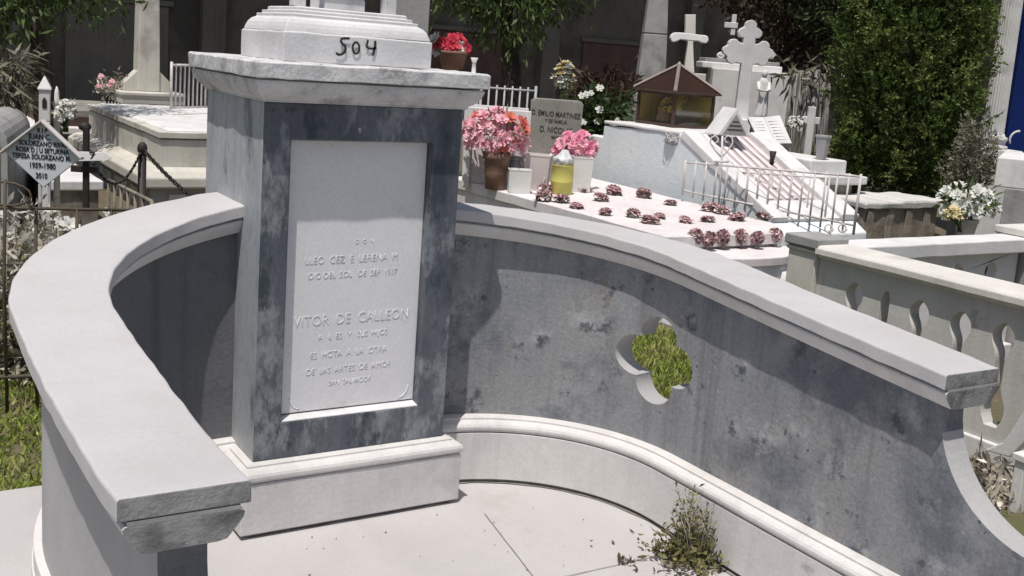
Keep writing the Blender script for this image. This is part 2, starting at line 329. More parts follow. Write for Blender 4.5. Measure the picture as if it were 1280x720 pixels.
# ------------------------------------------------------------------ pedestal
W, DS = .36, .6157
ped = thing('pedestal', 'tall grey pedestal with chipped white cornice, white inscribed panel and 504 brushed in black', 'pedestal', (0, DS/2, 0))
MB().rectstack(-W, W, 0, DS, [(.030,.0),(.030,.014),(.054,.016),(.054,.192),(.046,.195)]).build('plinth', M['base'], ped, bevel=.004, wob=.0015, sub=.12)
MB().rectstack(-W, W, 0, DS, [(.046,.1955),(.056,.200),(.060,.208),(.060,.218),(.056,.227),(.046,.234),(.030,.238),(.026,.240),(.026,.247),(.004,.250)]).build('base_moulding', M['base'], ped, bevel=.002)
# shaft with a sunk field in the front face
px0, px1, pz0, pz1, rec = -.264, .250, .378, 1.332, .042
s = MB(); z0, z1 = .2505, 1.451
o8 = [(-W,0,z0),(W,0,z0),(W,0,z1),(-W,0,z1),(-W,DS,z0),(W,DS,z0),(W,DS,z1),(-W,DS,z1)]
i4 = [(px0,0,pz0),(px1,0,pz0),(px1,0,pz1),(px0,0,pz1)]; r4 = [(x,rec,z) for x,_,z in i4]
s.add(o8+i4+r4, [(0,1,9,8),(1,2,10,9),(2,3,11,10),(3,0,8,11),(8,9,13,12),(9,10,14,13),(10,11,15,14),(11,8,12,15),(12,13,14,15),(1,5,6,2),(5,4,7,6),(4,0,3,7),(3,2,6,7),(0,4,5,1)])
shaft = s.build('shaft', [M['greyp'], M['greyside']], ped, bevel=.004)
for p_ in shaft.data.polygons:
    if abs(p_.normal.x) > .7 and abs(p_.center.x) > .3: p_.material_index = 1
pan = MB(); pan.bb(px0+.003, px1-.003, rec-.003, rec+.03, pz0+.016, pz1-.003)
panel = pan.build('inscription_panel', M['marble'], ped, bevel=.002)
sl = MB(); sl.add([(px0+.002,.002,pz0+.001),(px1-.002,.002,pz0+.001),(px1-.002,rec+.02,pz0+.001),(px0+.002,rec+.02,pz0+.001),(px0+.002,.003,pz0+.004),(px1-.002,.003,pz0+.004),(px1-.002,rec+.02,pz0+.015),(px0+.002,rec+.02,pz0+.015)], [(3,2,1,0),(4,5,6,7),(0,1,5,4),(1,2,6,5),(2,3,7,6),(3,0,4,7)])
sl.build('panel_sill', M['paint'], ped)
fy = rec-.003
rows = [(.03,.985,.020,'D   O   N'), (-.012,.925,.036,'LLEO  CEZ  E  LERENA  M'), (-.005,.872,.030,'DIO DEL  SOL   DE  SEP  1937'), (.0,.715,.052,'VITOR  DE  CALLEON'), (.005,.655,.029,'A   L  ES   Y   SUS  HIJOS'), (-.008,.592,.032,'ES  HOTA  A  LA  OTRA'), (-.005,.535,.031,'DE  LAS  ARTES  DE  AMOR'), (-.0,.488,.025,'SAN  SALVADOR')]
for x, z, sz, tx in rows: text_mesh(panel, tx, sz, (x-.004, fy-.0006, z), (1,0,.012), (0,0,1), M['marble'], .0011, -.0006, 'lettering', sx=.86)
bd = MB()                                                    # raised rounded border line of the plaque
pts = [(.225,fy,1.0)] + [(.225,fy,.45)] + [(.185+.04*math.cos(a), fy, .45-.045*math.sin(a)) for a in np.linspace(.1,1.5,6)]
bd.tube(pts[1:], .0022, 5); bd.tube([(-.185-.04*math.cos(a), fy, .45-.045*math.sin(a)) for a in np.linspace(.1,1.5,6)], .0022, 5)
bd.build('border_line', M['marble'], panel)
# cornice, slab and the stepped top
MB().rectstack(-W, W, 0, DS, [(.004,1.4515),(.010,1.452),(.010,1.460),(.016,1.466),(.027,1.474),(.036,1.486),(.042,1.500),(.046,1.512),(.047,1.521),(.038,1.5225)], fk=1.35).build('cornice', M['corn'], ped, bevel=.002)
MB().rectstack(-W, W, 0, DS, [(.036,1.523),(.036,1.527),(.057,1.5285),(.057,1.575),(.050,1.580)], fk=1.35).build('cornice_slab', M['corn'], ped, bevel=.004, wob=.005, wobs=16, sub=.05)
u = .0897
ublock = MB().rectstack(-W, W, 0, DS, [(-u,1.5805),(-u,1.672),(-u-.004,1.6755)]).build('upper_block', M['paint'], ped, bevel=.005, wob=.003, wobs=12, sub=.07)
MB().rectstack(-W, W, 0, DS, [(-u-.006,1.676),(-u-.010,1.690),(-u-.016,1.704),(-u-.026,1.716),(-u-.038,1.722),(-u-.040,1.724),(-u-.040,1.734),(-u-.055,1.735),(-u-.055,1.746),(-u-.070,1.747),(-u-.070,1.757),(-u-.078,1.760)]).build('stepped_moulding', M['paint'], ped, bevel=.002, wob=.001)
# 504 brushed in black on the front of the upper block
num = MB(); ny = u-.004; nv = (0,-1,0)
def npx(a, b): p = ony(a, b, ny); return (p.x, ny, p.z)
ribbon(num, [npx(*q) for q in ((437,48),(431,48),(427,48.5),(426,52),(428,55),(431,57),(432,61),(431,65),(427,68),(423,68.5),(420,66.5))], .008, nv)
ribbon(num, [npx(445+4.2*math.cos(a), 60+7.2*math.sin(a)) for a in np.linspace(-1.7,4.75,15)], .007, nv)
ribbon(num, [npx(*q) for q in ((460,50),(459,54),(458,58),(460,60.5),(465,61),(470,60))], .007, nv)
ribbon(num, [npx(*q) for q in ((469,51),(469,57),(467.5,63),(466,69.5))], .008, nv)
num.build('painted_number', M['black'], ublock)
# the cross that stands on the pedestal (its arms are above the picture)
cr = thing('memorial_cross', 'foot of a white stone cross rising from the stepped pedestal top, between two small posts', 'cross', (0, DS/2, 1.7605))
c = MB(); c.rectstack(-.075,.075,DS/2-.07,DS/2+.07,[(0,1.7605),(0,1.80),(-.012,1.815),(-.018,2.55),(-.02,2.56)]); c.build('shaft', M['paint'], cr, bevel=.004)
MB().bb(-.29,.29,DS/2-.045,DS/2+.045,2.26,2.36).build('arm', M['paint'], cr, bevel=.005)
for sx in (-.175, .16): MB().rectstack(sx-.022,sx+.022,DS/2-.1,DS/2-.055,[(0,1.7605),(0,1.86),(-.012,1.9)]).build('post', M['paint'], cr, bevel=.003)
MB().bb(-.197,.182,DS/2-.1,DS/2-.057,1.9005,1.935).build('rail', M['paint'], cr, bevel=.003)

# ------------------------------------------------------------------ the two curved walls
def wing(sgn, cx, cy, ai, ao, ti, to, ye, zs, taper):
    n1, n2 = 110, 44
    th = np.linspace(np.pi/2, 0, n1); y = np.linspace(cy, ye, n2)[1:]
    tt = np.concatenate([np.linspace(0,.5,n1), np.linspace(.5,1,n2)[1:]])
    def pth(a, b, tp):
        X = np.concatenate([cx+a*np.cos(th), np.full(n2-1, cx+a)]); Y = np.concatenate([cy+(b-cy)*np.sin(th), y])
        return np.stack([(X + tp*np.clip((tt-.7)/.3,0,1))*sgn, Y], 1)
    I = pth(ai, ti, taper[0]); O = pth(ao, to, taper[1])
    z = np.polyval(np.polyfit([0,.25,.5,.75,1], zs, 3), tt)
    return I, O, z
def sweep(I, O, zt, prof, mb, keep=None):
    """prof: closed list of (from inner edge, from outer edge or None, mode, dz); mode 1 hangs from the top line"""
    d = O-I; wd = np.linalg.norm(d, axis=1, keepdims=True); nrm = d/wd; rg = []
    for i in range(len(I)):
        r = []
        for a, b, mode, dz in prof:
            p = I[i]+nrm[i]*a if b is None else O[i]-nrm[i]*b
            r.append((p[0], p[1], dz + (zt[i] if mode else 0)))
        rg.append(r)
    return mb.rings(rg)
def build_wing(root, sgn, I, O, z, hole):
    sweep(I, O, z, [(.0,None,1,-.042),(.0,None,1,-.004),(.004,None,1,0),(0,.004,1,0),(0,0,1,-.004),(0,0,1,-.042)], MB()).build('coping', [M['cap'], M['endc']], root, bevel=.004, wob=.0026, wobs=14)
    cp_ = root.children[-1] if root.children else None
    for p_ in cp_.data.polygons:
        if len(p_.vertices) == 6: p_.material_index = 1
    sweep(I, O, z, [(.018,None,1,-.050),(.018,None,1,-.0425),(0,.018,1,-.0425),(0,.018,1,-.050)], MB()).build('coping_gap', M['concrete'], root)
    mo = sweep(I, O, z, [(.056,None,1,-.103),(.040,None,1,-.100),(.030,None,1,-.088),(.020,None,1,-.076),(.012,None,1,-.064),(.010,None,1,-.055),(.014,None,1,-.0505),
                    (0,.014,1,-.0505),(0,.010,1,-.055),(0,.012,1,-.064),(0,.020,1,-.076),(0,.030,1,-.088),(0,.040,1,-.100),(0,.056,1,-.103)], MB())
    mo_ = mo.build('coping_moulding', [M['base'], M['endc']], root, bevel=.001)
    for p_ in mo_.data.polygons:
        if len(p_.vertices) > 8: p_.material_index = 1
    # wall, running on below the coping's end into a concave scroll
    nE = 30; yb = np.concatenate([[0,.004,.01], np.linspace(.018,.34,nE-3)]); q = np.clip(yb/.34,0,1)
    yE = I[-1,1]+.042
    kk = I[:,1] > yE; Iw, Ow, zw = I[kk], O[kk], z[kk]-.1035
    d = (O[-1]-I[-1]); zE = z[-1]-.1035
    zend = .475 + (zE-.475)*(1-np.sqrt(np.clip(1-(1-q)**2,0,1)))**1.0
    ztop = np.concatenate([zw, zend]); Ie = np.stack([np.full(nE, I[-1,0]), yE-yb],1); Oe = Ie+d
    wm = sweep(np.vstack([Iw,Ie]), np.vstack([Ow,Oe]), ztop, [(.062,None,0,.262),(.062,None,1,0),(0,.077,1,0),(0,.077,0,.262)], MB())
    wall = wm.build('wall', [M['grey'] if hole else M['greyshade'], M['wallout'], M['paint']], root)
    if hole:
        hc, hn, tg = hole; cut = MB(); poly = []
        dl, rl = .088, .077
        for k in range(160):
            a = 2*math.pi*k/160; best = .045
            for qd in range(4):
                cxx, cyy = dl*math.cos(qd*math.pi/2), dl*math.sin(qd*math.pi/2)
                b_ = math.cos(a)*cxx + math.sin(a)*cyy; D_ = b_*b_-(dl*dl-rl*rl)
                if D_ >= 0: best = max(best, b_+math.sqrt(D_))
            poly.append(hc - hn*.12 + tg*(best*1.10*math.cos(a)) + Vector((0,0,best*math.sin(a))))
        cut.prism(poly, hn*.30); co = cut.build('cutter', M['paint'], root)
        bo = wall.modifiers.new('hole', 'BOOLEAN'); bo.object = co; bo.operation = 'DIFFERENCE'; bo.solver = 'EXACT'
        bpy.context.view_layer.update()
        me = bpy.data.meshes.new_from_object(wall.evaluated_get(bpy.context.evaluated_depsgraph_get()))
        wall.modifiers.clear(); wall.data = me; bpy.data.objects.remove(co)
    # faces: dark inside, pale render outside, scroll pale where sunlit, reveals greyed for shade
    mw = root_matrix(wall); Nn = len(wall.data.polygons); me = wall.data
    while len(me.materials) < 3: me.materials.append(M['paint'])
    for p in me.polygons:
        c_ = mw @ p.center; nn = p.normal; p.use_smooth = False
        if hole and (c_-hole[0]).length < .20 and abs(nn.dot(hole[1])) < .5: p.material_index = 1  # white reveal given grey to carry its shade
        elif nn.z > .25: p.material_index = 1  # scroll coloured pale where the sun strikes it
        elif c_.y < yE+.02 and abs(nn.x) < .3: p.material_index = 0  # upper scroll end stays dark, as shaded by the coping
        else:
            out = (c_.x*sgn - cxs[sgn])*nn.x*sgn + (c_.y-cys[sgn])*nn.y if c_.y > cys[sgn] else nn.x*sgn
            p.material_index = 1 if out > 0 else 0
    # plinth and round moulding along the inner foot
    Ib = np.vstack([Iw, Ie[:, :]]); Ob = np.vstack([Ow, Oe]); zz = np.zeros(len(Ib))
    sweep(Ib, Ob, zz, [(-.006,None,0,.016),(-.006,None,0,.207),(0,.05,0,.207),(0,.05,0,.016)], MB()).build('plinth', M['base'], root, bevel=.003)
    sweep(Ib, Ob, zz, [(.010,None,0,-.01),(.010,None,0,.0155),(0,.055,0,.0155),(0,.055,0,-.01)], MB()).build('plinth_foot', M['concrete'], root)
    sweep(Ib, Ob, zz, [(.004,None,0,.2075),(-.006,None,0,.213),(-.010,None,0,.222),(-.010,None,0,.231),(-.005,None,0,.240),(.004,None,0,.246),(.016,None,0,.249),(.020,None,0,.251),(.020,None,0,.259),(.052,None,0,.2615),(0,.055,0,.2615),(0,.055,0,.2075)], MB()).build('base_moulding', M['base'], root, bevel=.0015)
cxs = {1:.3563, -1:.3575}; cys = {1:-.5046, -1:-.5275}
IR, OR, ZR = wing(1, .3563, -.5046, .632, .8635, .127, .359, -1.601, [1.0853,1.0374,.9873,.9392,.8955], (0,0))
IL, OL, ZL = wing(-1, .3575, -.5275, .555, .7989, .167, .477, -1.634, [1.0957,1.009,.9353,.9004,.9063], (.012,-.008))
wr = thing('curved_wall', 'curved grey wall with quatrefoil opening and white coping, sweeping right from the pedestal', 'wall', (1.02, -.4, 0))
hc = Vector((1.013, -.372, .582)); hn = Vector((hc.x-.3563, hc.y+.5046, 0)).normalized(); tg = Vector((-hn.y, hn.x, 0))
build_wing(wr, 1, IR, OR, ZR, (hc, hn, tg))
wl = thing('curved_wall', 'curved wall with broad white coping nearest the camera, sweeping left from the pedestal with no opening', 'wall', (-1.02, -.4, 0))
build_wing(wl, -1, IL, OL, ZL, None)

# dirt gathered along the foot of the right-hand wall and the pedestal
dm = MB(); nrm_ = (OR-IR)/np.linalg.norm(OR-IR, axis=1, keepdims=True); ks = list(range(12, len(IR)))
for a, b in zip(ks[:-1], ks[1:]):
    def e_(k, o): return (IR[k,0]-nrm_[k,0]*o, IR[k,1]-nrm_[k,1]*o, .004)
    wa, wb_ = [max(.001, .007+.010*mnoise.noise(Vector((IR[k,0]*9, IR[k,1]*9, 3.3)))) for k in (a, b)]
    dm.add([e_(a,-.01), e_(b,-.01), e_(b,wb_), e_(a,wa)], [(0,1,2,3)])
for i in range(40):
    x_ = -.395+.79*i/40; wa, wb_ = [max(.001,.006+.009*mnoise.noise(Vector((xx*11,2,7)))) for xx in (x_, x_+.79/40)]
    dm.add([(x_,-.03,.004),(x_+.79/40,-.03,.004),(x_+.79/40,-.03-wb_,.004),(x_,-.03-wa,.004)], [(0,1,2,3)])
setp(dm.build('floor_dirt', M['dirt']), 'thin dirt gathered along the foot of pedestal and curved wall', 'dirt', kind='stuff')
ORD = ['first','second','third','fourth','fifth','sixth','seventh','eighth','ninth','tenth','eleventh','twelfth','thirteenth','fourteenth','fifteenth','sixteenth','seventeenth','eighteenth','nineteenth','twentieth']
def pz(v, u, d): return at(u, v, d).z

# ------------------------------------------------------------------ dark building behind the graves
bd_ = thing('gallery_building', 'long dark stained building with deep eave added out of view to darken it, behind all the graves', 'building', (12, 17.5, GZ))
b = MB(); b.bb(-16, 60, 17.5, 18.0, GZ, 7.0); b.build('wall', M['facade'], bd_)
for k, x in enumerate((-2.0, 1.2, 4.6, 8.4, 12.2, 16.4, 21, 26, 32, 40)):
    MB().bb(x-.22, x+.22, 17.26, 17.5, GZ, 6.8).build('pilaster', M['facade2'], bd_, bevel=.01)
for x0, x1 in ((-1.4,.6),(2.0,3.8),(5.6,7.6),(9.3,11.3),(13.2,15.4),(17.5,20.0),(22.5,25)):
    MB().bb(x0, x1, 17.44, 17.5, .25, 2.05).build('panel', M['reddark'] if int(x0*3) % 2 else M['facade2'], bd_, bevel=.01)
    MB().bb(x0-.08, x1+.08, 17.40, 17.5, 2.06, 2.16).build('lintel', M['facade2'], bd_, bevel=.01)
MB().bb(-16, 60, 17.38, 17.5, GZ, .22).build('base_course', M['facade2'], bd_, bevel=.01)
e = MB(); e.prism([(-16,14.6,6.5),(-16,18.2,7.4),(-16,18.2,7.52),(-16,14.6,6.62)], (76,0,0)); e.build('roof', M['sunshade'], bd_)  # overhang out of view, added to keep the wall in shade
for k in range(12):
    x = -6+k*4.4; MB().bb(x-.06, x+.06, 14.7, 17.5, 6.36, 6.48).build('sunshade_rafter', M['sunshade'], bd_)

# ------------------------------------------------------------------ left: tomb with tall shaft
zt = .72
c = onz(207, 165, zt); far = onz(119, 131, zt); x0, y0 = c.x, c.y; y1 = far.y; x1 = x0+1.75
tb = thing('monument_tomb', 'cream two-tier tomb carrying a tall tapering white shaft, behind the pedestal on the left', 'tomb', ((x0+x1)/2, (y0+y1)/2, GZ))
MB().rectstack(x0-.02, x1, y0, y1, [(.03,zt-.32),(.03,zt-.07),(.0,zt-.06),(.0,zt-.055),(.05,zt-.05),(.05,zt),(.045,zt+.005)]).build('upper_slab', M['cream'], tb, bevel=.008, wob=.004, wobs=4, sub=.2)
sp = MB(); sp.rectstack(x0+.02, x1-.05, y0+.02, y1-.1, [(0,zt+.006),(-.03,zt+.03)]); sp.build('sloping_lid', M['white'], tb, bevel=.006)
MB().rectstack(x0-.02, x1, y0, y1, [(.20,zt-.50),(.23,zt-.49),(.23,zt-.40),(.17,zt-.35),(.06,zt-.321)]).build('ledge', M['cream'], tb, bevel=.012)
MB().rectstack(x0-.02, x1, y0, y1, [(.14,GZ),(.14,zt-.501)]).build('body', M['concrete'], tb, bevel=.008)
for i in range(3):
    ya = y0+.05+i*.72; MB().bb(x0-.02-.155, x0-.02-.141, ya, ya+.56, .02, zt-.56).build('side_panel', M['cream'], tb, bevel=.004)
for i in range(2):
    xa = x0+.0+i*.85; MB().bb(xa, xa+.72, y0-.155, y0-.141, .02, zt-.56).build('end_panel', M['cream'], tb, bevel=.004)
# plinth of the shaft, at the far end of the tomb
pc = at(187, 131, c.dot(Vector((0,0,0))) if False else (Vector((x0+.55, y1-.35, zt))-CAM).dot(FW)); sx, sy = pc.x, pc.y
sx, sy = onz(190, 131, zt).x+.0, onz(190, 131, zt).y+.30
dd = (Vector((sx, sy, zt))-CAM).dot(FW); S = dd/F
pl = MB(); pl.rectstack(sx-50*S/1.35, sx+50*S/1.35, sy-50*S/1.35, sy+50*S/1.35, [(0,zt+.006),(0,zt+.10),(.015,zt+.11),(.015,zt+.145),(0,zt+.15)]); pl.build('shaft_plinth', M['cream'], tb, bevel=.006)
hw = .27
sh = MB(); h0 = zt+.15
sh.rings([[(sx-hw*q*.5,sy-hw*q*.5,z),(sx+hw*q*.5,sy-hw*q*.5,z),(sx+hw*q*.5,sy+hw*q*.5,z),(sx-hw*q*.5,sy+hw*q*.5,z)] for q,z in ((1.0,h0),(.98,h0+.4),(.74,3.4),(.70,3.45),(.1,3.7))])
sh.build('shaft', M['cream'], tb, bevel=.02)
for ang in range(3):
    a = ang*math.pi/2; f = Vector((math.cos(a), math.sin(a), 0)); s_ = Vector((-f.y, f.x, 0)); o = Vector((sx, sy, 0))
    w_ = MB(); w_.prism([o+f*.13+Vector((0,0,h0))-s_*.11, o+f*.30+Vector((0,0,h0))-s_*.11, o+f*.29+Vector((0,0,h0+.10))-s_*.11, o+f*.13+Vector((0,0,h0+.26))-s_*.11], s_*.22)
    w_.build('buttress', M['cream'], tb, bevel=.008)

# white picket gate behind that tomb
def pickets(name, label, cat, P, Q, z0, z1, n, r, m_, group=None, rails=(0.03, .97), post=True):
    P = Vector(P); Q = Vector(Q); T = thing(name, label, cat, (P+Q)/2*1.0 + Vector((0,0,z0-(P.z+Q.z)/2)), 0, group)
    for f in rails:
        z = z0+(z1-z0)*f; MB().tube([(P.x,P.y,z),(Q.x,Q.y,z)], r*1.25, 5).build('rail', m_, T)
    for i in range(n+1):
        p = P.lerp(Q, i/n); pr = r*1.5 if post and i in (0, n) else r
        MB().tube([(p.x,p.y,z0),(p.x,p.y,z1+(.02 if pr > r else 0))], pr, 5).build('picket', m_, T)
    return T
P = at(214, 110, 11.6); Q = at(262, 112, 12.2)
pickets('iron_railing', 'small white picket railing between the shaft tomb and the grey pedestal', 'railing', P, Q, pz(136,240,11.9), pz(80,240,11.9), 9, .011, M['wire'])
P = at(600, 137, 12.5); Q = at(668, 139, 12.5)
pickets('iron_railing', 'light grey picket railing behind the pink headboard, before the dark bush', 'railing', P, Q, GZ, pz(107,634,12.5), 7, .012, M['greyw'])

# ------------------------------------------------------------------ left: diamond name plate on pipes
d = 6.4; c = at(53, 192.5, d); S = d/F
ds = thing('grave_marker', 'diamond shaped pale blue name plate with black lettering, on two pipes', 'grave marker', base_at(53, 300, d))
Rz = Matrix.Rotation(YAW, 3, 'Z'); X = Rz @ Vector((1,0,0)); N_ = Rz @ Vector((0,-1,0)); Zv = Vector((0,0,1))
tilt = math.radians(4.2)
def dl(a, b, off=0): return c + X*(a*S) + Zv*(b*S) + N_*off
pl = MB(); pl.prism([dl(-49,1,0), dl(1.0,-42,0), dl(49,-1,0), dl(1.0,42,0)], -N_*.02); plate = pl.build('plate', M['sign'], ds, bevel=.002)
for a, b in (((-51,0),(1,43.5)), ((1,43.5),(51,0))):
    r_ = MB(); A = dl(*a); B = dl(*b); r_.prism([A+N_*.035, B+N_*.035, B+Vector((0,0,-.016))+N_*.035, A+Vector((0,0,-.016))+N_*.035], -N_*.05); r_.build('roof_strip', M['signrim'], ds, bevel=.003)
for tx, b, sz, a in (('R I P', 29, 8, 0), ('JUAN C.', 21, 9.5, -3), ('SOLORZANO RIVAS', 12.5, 8.2, 1), ('ROSA D J U SETURINA', 4.2, 8.2, 0), ('TERESA SOLORZANO M.', -4.0, 8.2, -1), ('1959-1980', -15, 9.5, 0), ('2010', -27.5, 9, -1)):
    text_mesh(plate, tx, sz*S*1.02, dl(a, b, .0025), X, Zv, M['black'], .001, .0009, 'lettering', sx=.80)
for a in (-4, 5):
    p = dl(a, -37, -.012); MB().tube([(p.x,p.y,GZ-.05),(p.x,p.y,p.z)], .011, 8).build('pipe', M['concrete'], ds)
# white miniature chapel on its post, behind the plate
d = 7.6; S = d/F
ch = thing('miniature_chapel', 'small white pinnacle niche with pointed roof standing above the diamond plate', 'grave marker', base_at(56, 250, d))
p = at(56, 120, d); rz = YAW+.35
MB().box((p.x,p.y,(pz(152,56,d)+GZ)/2), (13*S,13*S,pz(152,56,d)-GZ), rz).build('post', M['white'], ch, bevel=.005)
b_ = MB(); zA, zB = pz(151.5,56,d), pz(112,56,d)
b_.box((p.x,p.y,(zA+zB)/2), (13*S,13*S,zB-zA), rz); nb_ = b_.build('niche_body', M['white'], ch, bevel=.004)
f = Matrix.Rotation(rz,3,'Z')
o_ = MB(); o_.prism([Vector((p.x,p.y,0))+f@Vector((x*S,-6.6*S,0))+Vector((0,0,pz(v,56,d))) for x,v in ((-2.6,135),(2.6,135),(2.6,125),(0,121),(-2.6,125))], f@Vector((0,-.004,0))); o_.build('arch_shade_plate', M['iron'], nb_)  # black plate painted as the shade inside the niche
r_ = MB(); zC = pz(95,56,d); q = 8.2*S
r_.rings([[Vector((p.x,p.y,z))+f@Vector((a*h,b*h,0)) for a,b in ((-1,-1),(1,-1),(1,1),(-1,1))] for h,z in ((q,zB),(q*.95,zB+.012),(.004,zC))]); r_.build('pointed_roof', M['white'], ch, bevel=.003)
pp = at(71, 124, d+.05); MB().lathe((pp.x,pp.y,GZ),[(.022,0),(.022,pp.z-GZ-.05),(.032,pp.z-GZ-.04),(.018,pp.z-GZ),(.016,pp.z-GZ+.05),(.004,pp.z-GZ+.09)],8).build('pinnacle', M['white'], ch)
# black iron cross with the arrow tag marked 7
d = 6.9; S = d/F
xc = thing('iron_cross', 'black iron grave cross with short arms, right of the diamond plate', 'cross', base_at(106, 260, d))
p = at(106, 200, d)
pbox(103, 110, 158, 262, d, .03).build('upright', M['iron'], xc, bevel=.003)
pbox(88, 120, 208, 216, d-.012, .045).build('arm', M['iron'], xc, bevel=.003)
k_ = MB(); k_.lathe((at(106,158,d).x, at(106,158,d).y, pz(164,106,d)), [(.012,0),(.034,.012),(.042,.03),(.030,.05),(.004,.056)], 12); k_.build('finial', M['iron'], xc)
tg_ = thing('arrow_tag', 'white arrow shaped tag with a black 7, fixed to the iron cross', 'sign', at(120, 196, d-.05))
q = at(120, 196, d-.05)
def aq(u, v): r = at(u, v, d-.05); return Vector((r.x, r.y, r.z))
ar = MB(); ar.prism([aq(98,201.5), aq(98,189.5), aq(128,190.5), aq(127,188), aq(141,197), aq(127,203.5), aq(128,201)], FH*.012); brd = ar.build('board', M['white'], tg_, bevel=.002)
text_mesh(brd, '7', 16*S, aq(115,196)-FH*.002, RH, Zv, M['black'], .001, .001, 'numeral')
# black chain bollards
bol = []
for i, (u, v0, d, lab) in enumerate(((178, 177, 7.9, 'round topped black bollard holding a chain, before the shaft tomb'),)):
    p = at(u, v0, d); zt_ = p.z; T = thing('bollard', lab, 'bollard', (p.x, p.y, GZ))
    MB().lathe((p.x,p.y,GZ), [(.048,0),(.048,.03),(.030,.035),(.030,zt_-GZ-.10)], 12).build('post', M['iron'], T)
    MB().lathe((p.x,p.y,zt_-.10), [(.030,.0),(.024,.012),(.034,.03),(.036,.05),(.030,.078),(.015,.094),(.003,.098)], 14).build('knob', M['iron'], T); bol.append((p, T))
def chain(label, A, B, sag, n=26):
    T = thing('chain', label, 'chain', (A+B)/2, 0, 'black chains between the bollards')
    for i in range(n):
        t0 = (i+.5)/n; p = A.lerp(B, t0); p = p - Vector((0,0,sag*4*t0*(1-t0))); p2 = A.lerp(B, t0+.01)-Vector((0,0,sag*4*(t0+.01)*(1-t0-.01)))
        tv = (p2-p).normalized(); L = (B-A).length/n*.95; sd = tv.cross(Vector((0,0,1))).normalized(); up_ = tv.cross(sd)
        ax = sd if i % 2 else up_; ring = [p+tv*math.cos(a)*L*.72+ax*math.sin(a)*L*.36 for a in np.linspace(0, 2*math.pi, 11)[:-1]]
        ring.append(ring[0]); MB().tube(ring, .0075, 5).build('link', M['iron'], T)
chain('black chain drooping left of the round topped bollard', at(116,202,7.6), at(176,190,7.88), .19)
chain('black chain falling right from the round topped bollard to the pedestal', at(181,189,7.88), at(262,262,7.2), .03, 30)

# low iron fence in front of the flower heap, lower left
A = onz(-40, 259, .86); B = onz(170, 263, .86)
fn = thing('iron_fence', 'thin rusty olive iron fence with two rails, lower left beside the curved coping', 'fence', ((A.x+B.x)/2, (A.y+B.y)/2, GZ))
MB().tube([A, B], .007, 6).build('rail', M['rust'], fn)
MB().tube([(A.x,A.y,.115),(B.x,B.y,.115)], .010, 6).build('rail', M['rust'], fn)
for u_ in (-30, 5, 43, 94, 138, 163):
    t_ = (u_+40)/210; p = A.lerp(B, t_); lean = .03*math.sin(u_)
    MB().tube([(p.x,p.y,GZ),(p.x+lean*.3,p.y,.5),(p.x,p.y,.86+(.12 if u_ == 5 else 0))], .0075, 6).build('post', M['rust'], fn)
sc = MB(); p = A.lerp(B, 45/210)
for s_ in (-1, 1): sc.tube([p+Vector((0,0,.0))+X*(s_*.11*math.sin(a))+Vector((0,0,.06+.05*math.cos(a))) for a in np.linspace(0,3.1,9)], .005, 5)
sc.build('scroll', M['rust'], fn)
# second iron fence further back, beside the shaft tomb
A = at(136, 225, 8.6); B = at(190, 252, 7.0)
f2 = thing('iron_fence', 'tan rusted railing running back below the chain to the grey cross post', 'fence', ((A.x+B.x)/2, (A.y+B.y)/2, GZ))
MB().tube([A, B], .014, 6).build('rail', M['tan'], f2)
for i in range(7):
    p = A.lerp(B, i/6); MB().tube([(p.x,p.y,GZ),(p.x,p.y,p.z)], .012, 6).build('picket', M['tan'], f2)

# ------------------------------------------------------------------ left: low graves behind the plate
def slab_grave(name, label, u, v, ztop, wx, wy, ms, mt_, cat='grave', lip=.03):
    c = onz(u, v, ztop); T = thing(name, label, cat, (c.x+wx/2, c.y+wy/2, GZ))
    MB().rectstack(c.x, c.x+wx, c.y, c.y+wy, [(-lip,GZ),(-lip,ztop-.085)]).build('body', ms, T, bevel=.006)
    MB().rectstack(c.x, c.x+wx, c.y, c.y+wy, [(-.01,ztop-.0845),(0,ztop-.075),(0,ztop-.008),(-.008,ztop)]).build('lid', mt_, T, bevel=.005, wob=.004, wobs=5, sub=.2)
    return T, c
slab_grave('grave_box', 'low tan grave box with pale lid right behind the diamond plate', 62, 226, .36, .42, 1.7, M['tan'], M['white'])
slab_grave('grave_box', 'dim pinkish grave box with dark sides, farthest at the left edge', 26, 158, .42, 1.3, 2.0, M['reddark'], M['pinkt'])
slab_grave('grave_box', 'long shaded white ledge grave near the dark wall, far left', 52, 136, .62, 1.6, 1.8, M['reddark'], M['sage'])
d = 8.4; S = d/F
va = thing('barrel_tomb', 'grey rounded barrel shaped tomb at the left picture edge', 'tomb', base_at(0, 210, d))
p = at(-14, 190, d); prof = []
ctr = at(-24, 184, d)
vm_ = MB(); arc = [ctr + RH*(.21*math.cos(a)) + Vector((0,0,.18*math.sin(a)+.03)) for a in np.linspace(0, math.pi, 12)]
poly = [Vector((arc[0].x,arc[0].y,GZ))] + arc + [Vector((arc[-1].x,arc[-1].y,GZ))]
vm_.prism(poly, FH*1.5-RH*.5); vm_.build('vault', M['concrete'], va, bevel=.01)
fp = MB(); arc2 = [ctr + RH*(.15*math.cos(a)) + Vector((0,0,.12*math.sin(a)+.03)) - FH*.012 for a in np.linspace(0, math.pi, 12)]
fp.prism([Vector((arc2[0].x,arc2[0].y,GZ))]+arc2+[Vector((arc2[-1].x,arc2[-1].y,GZ))], FH*.011); fp.build('end_panel', M['sage'], va)
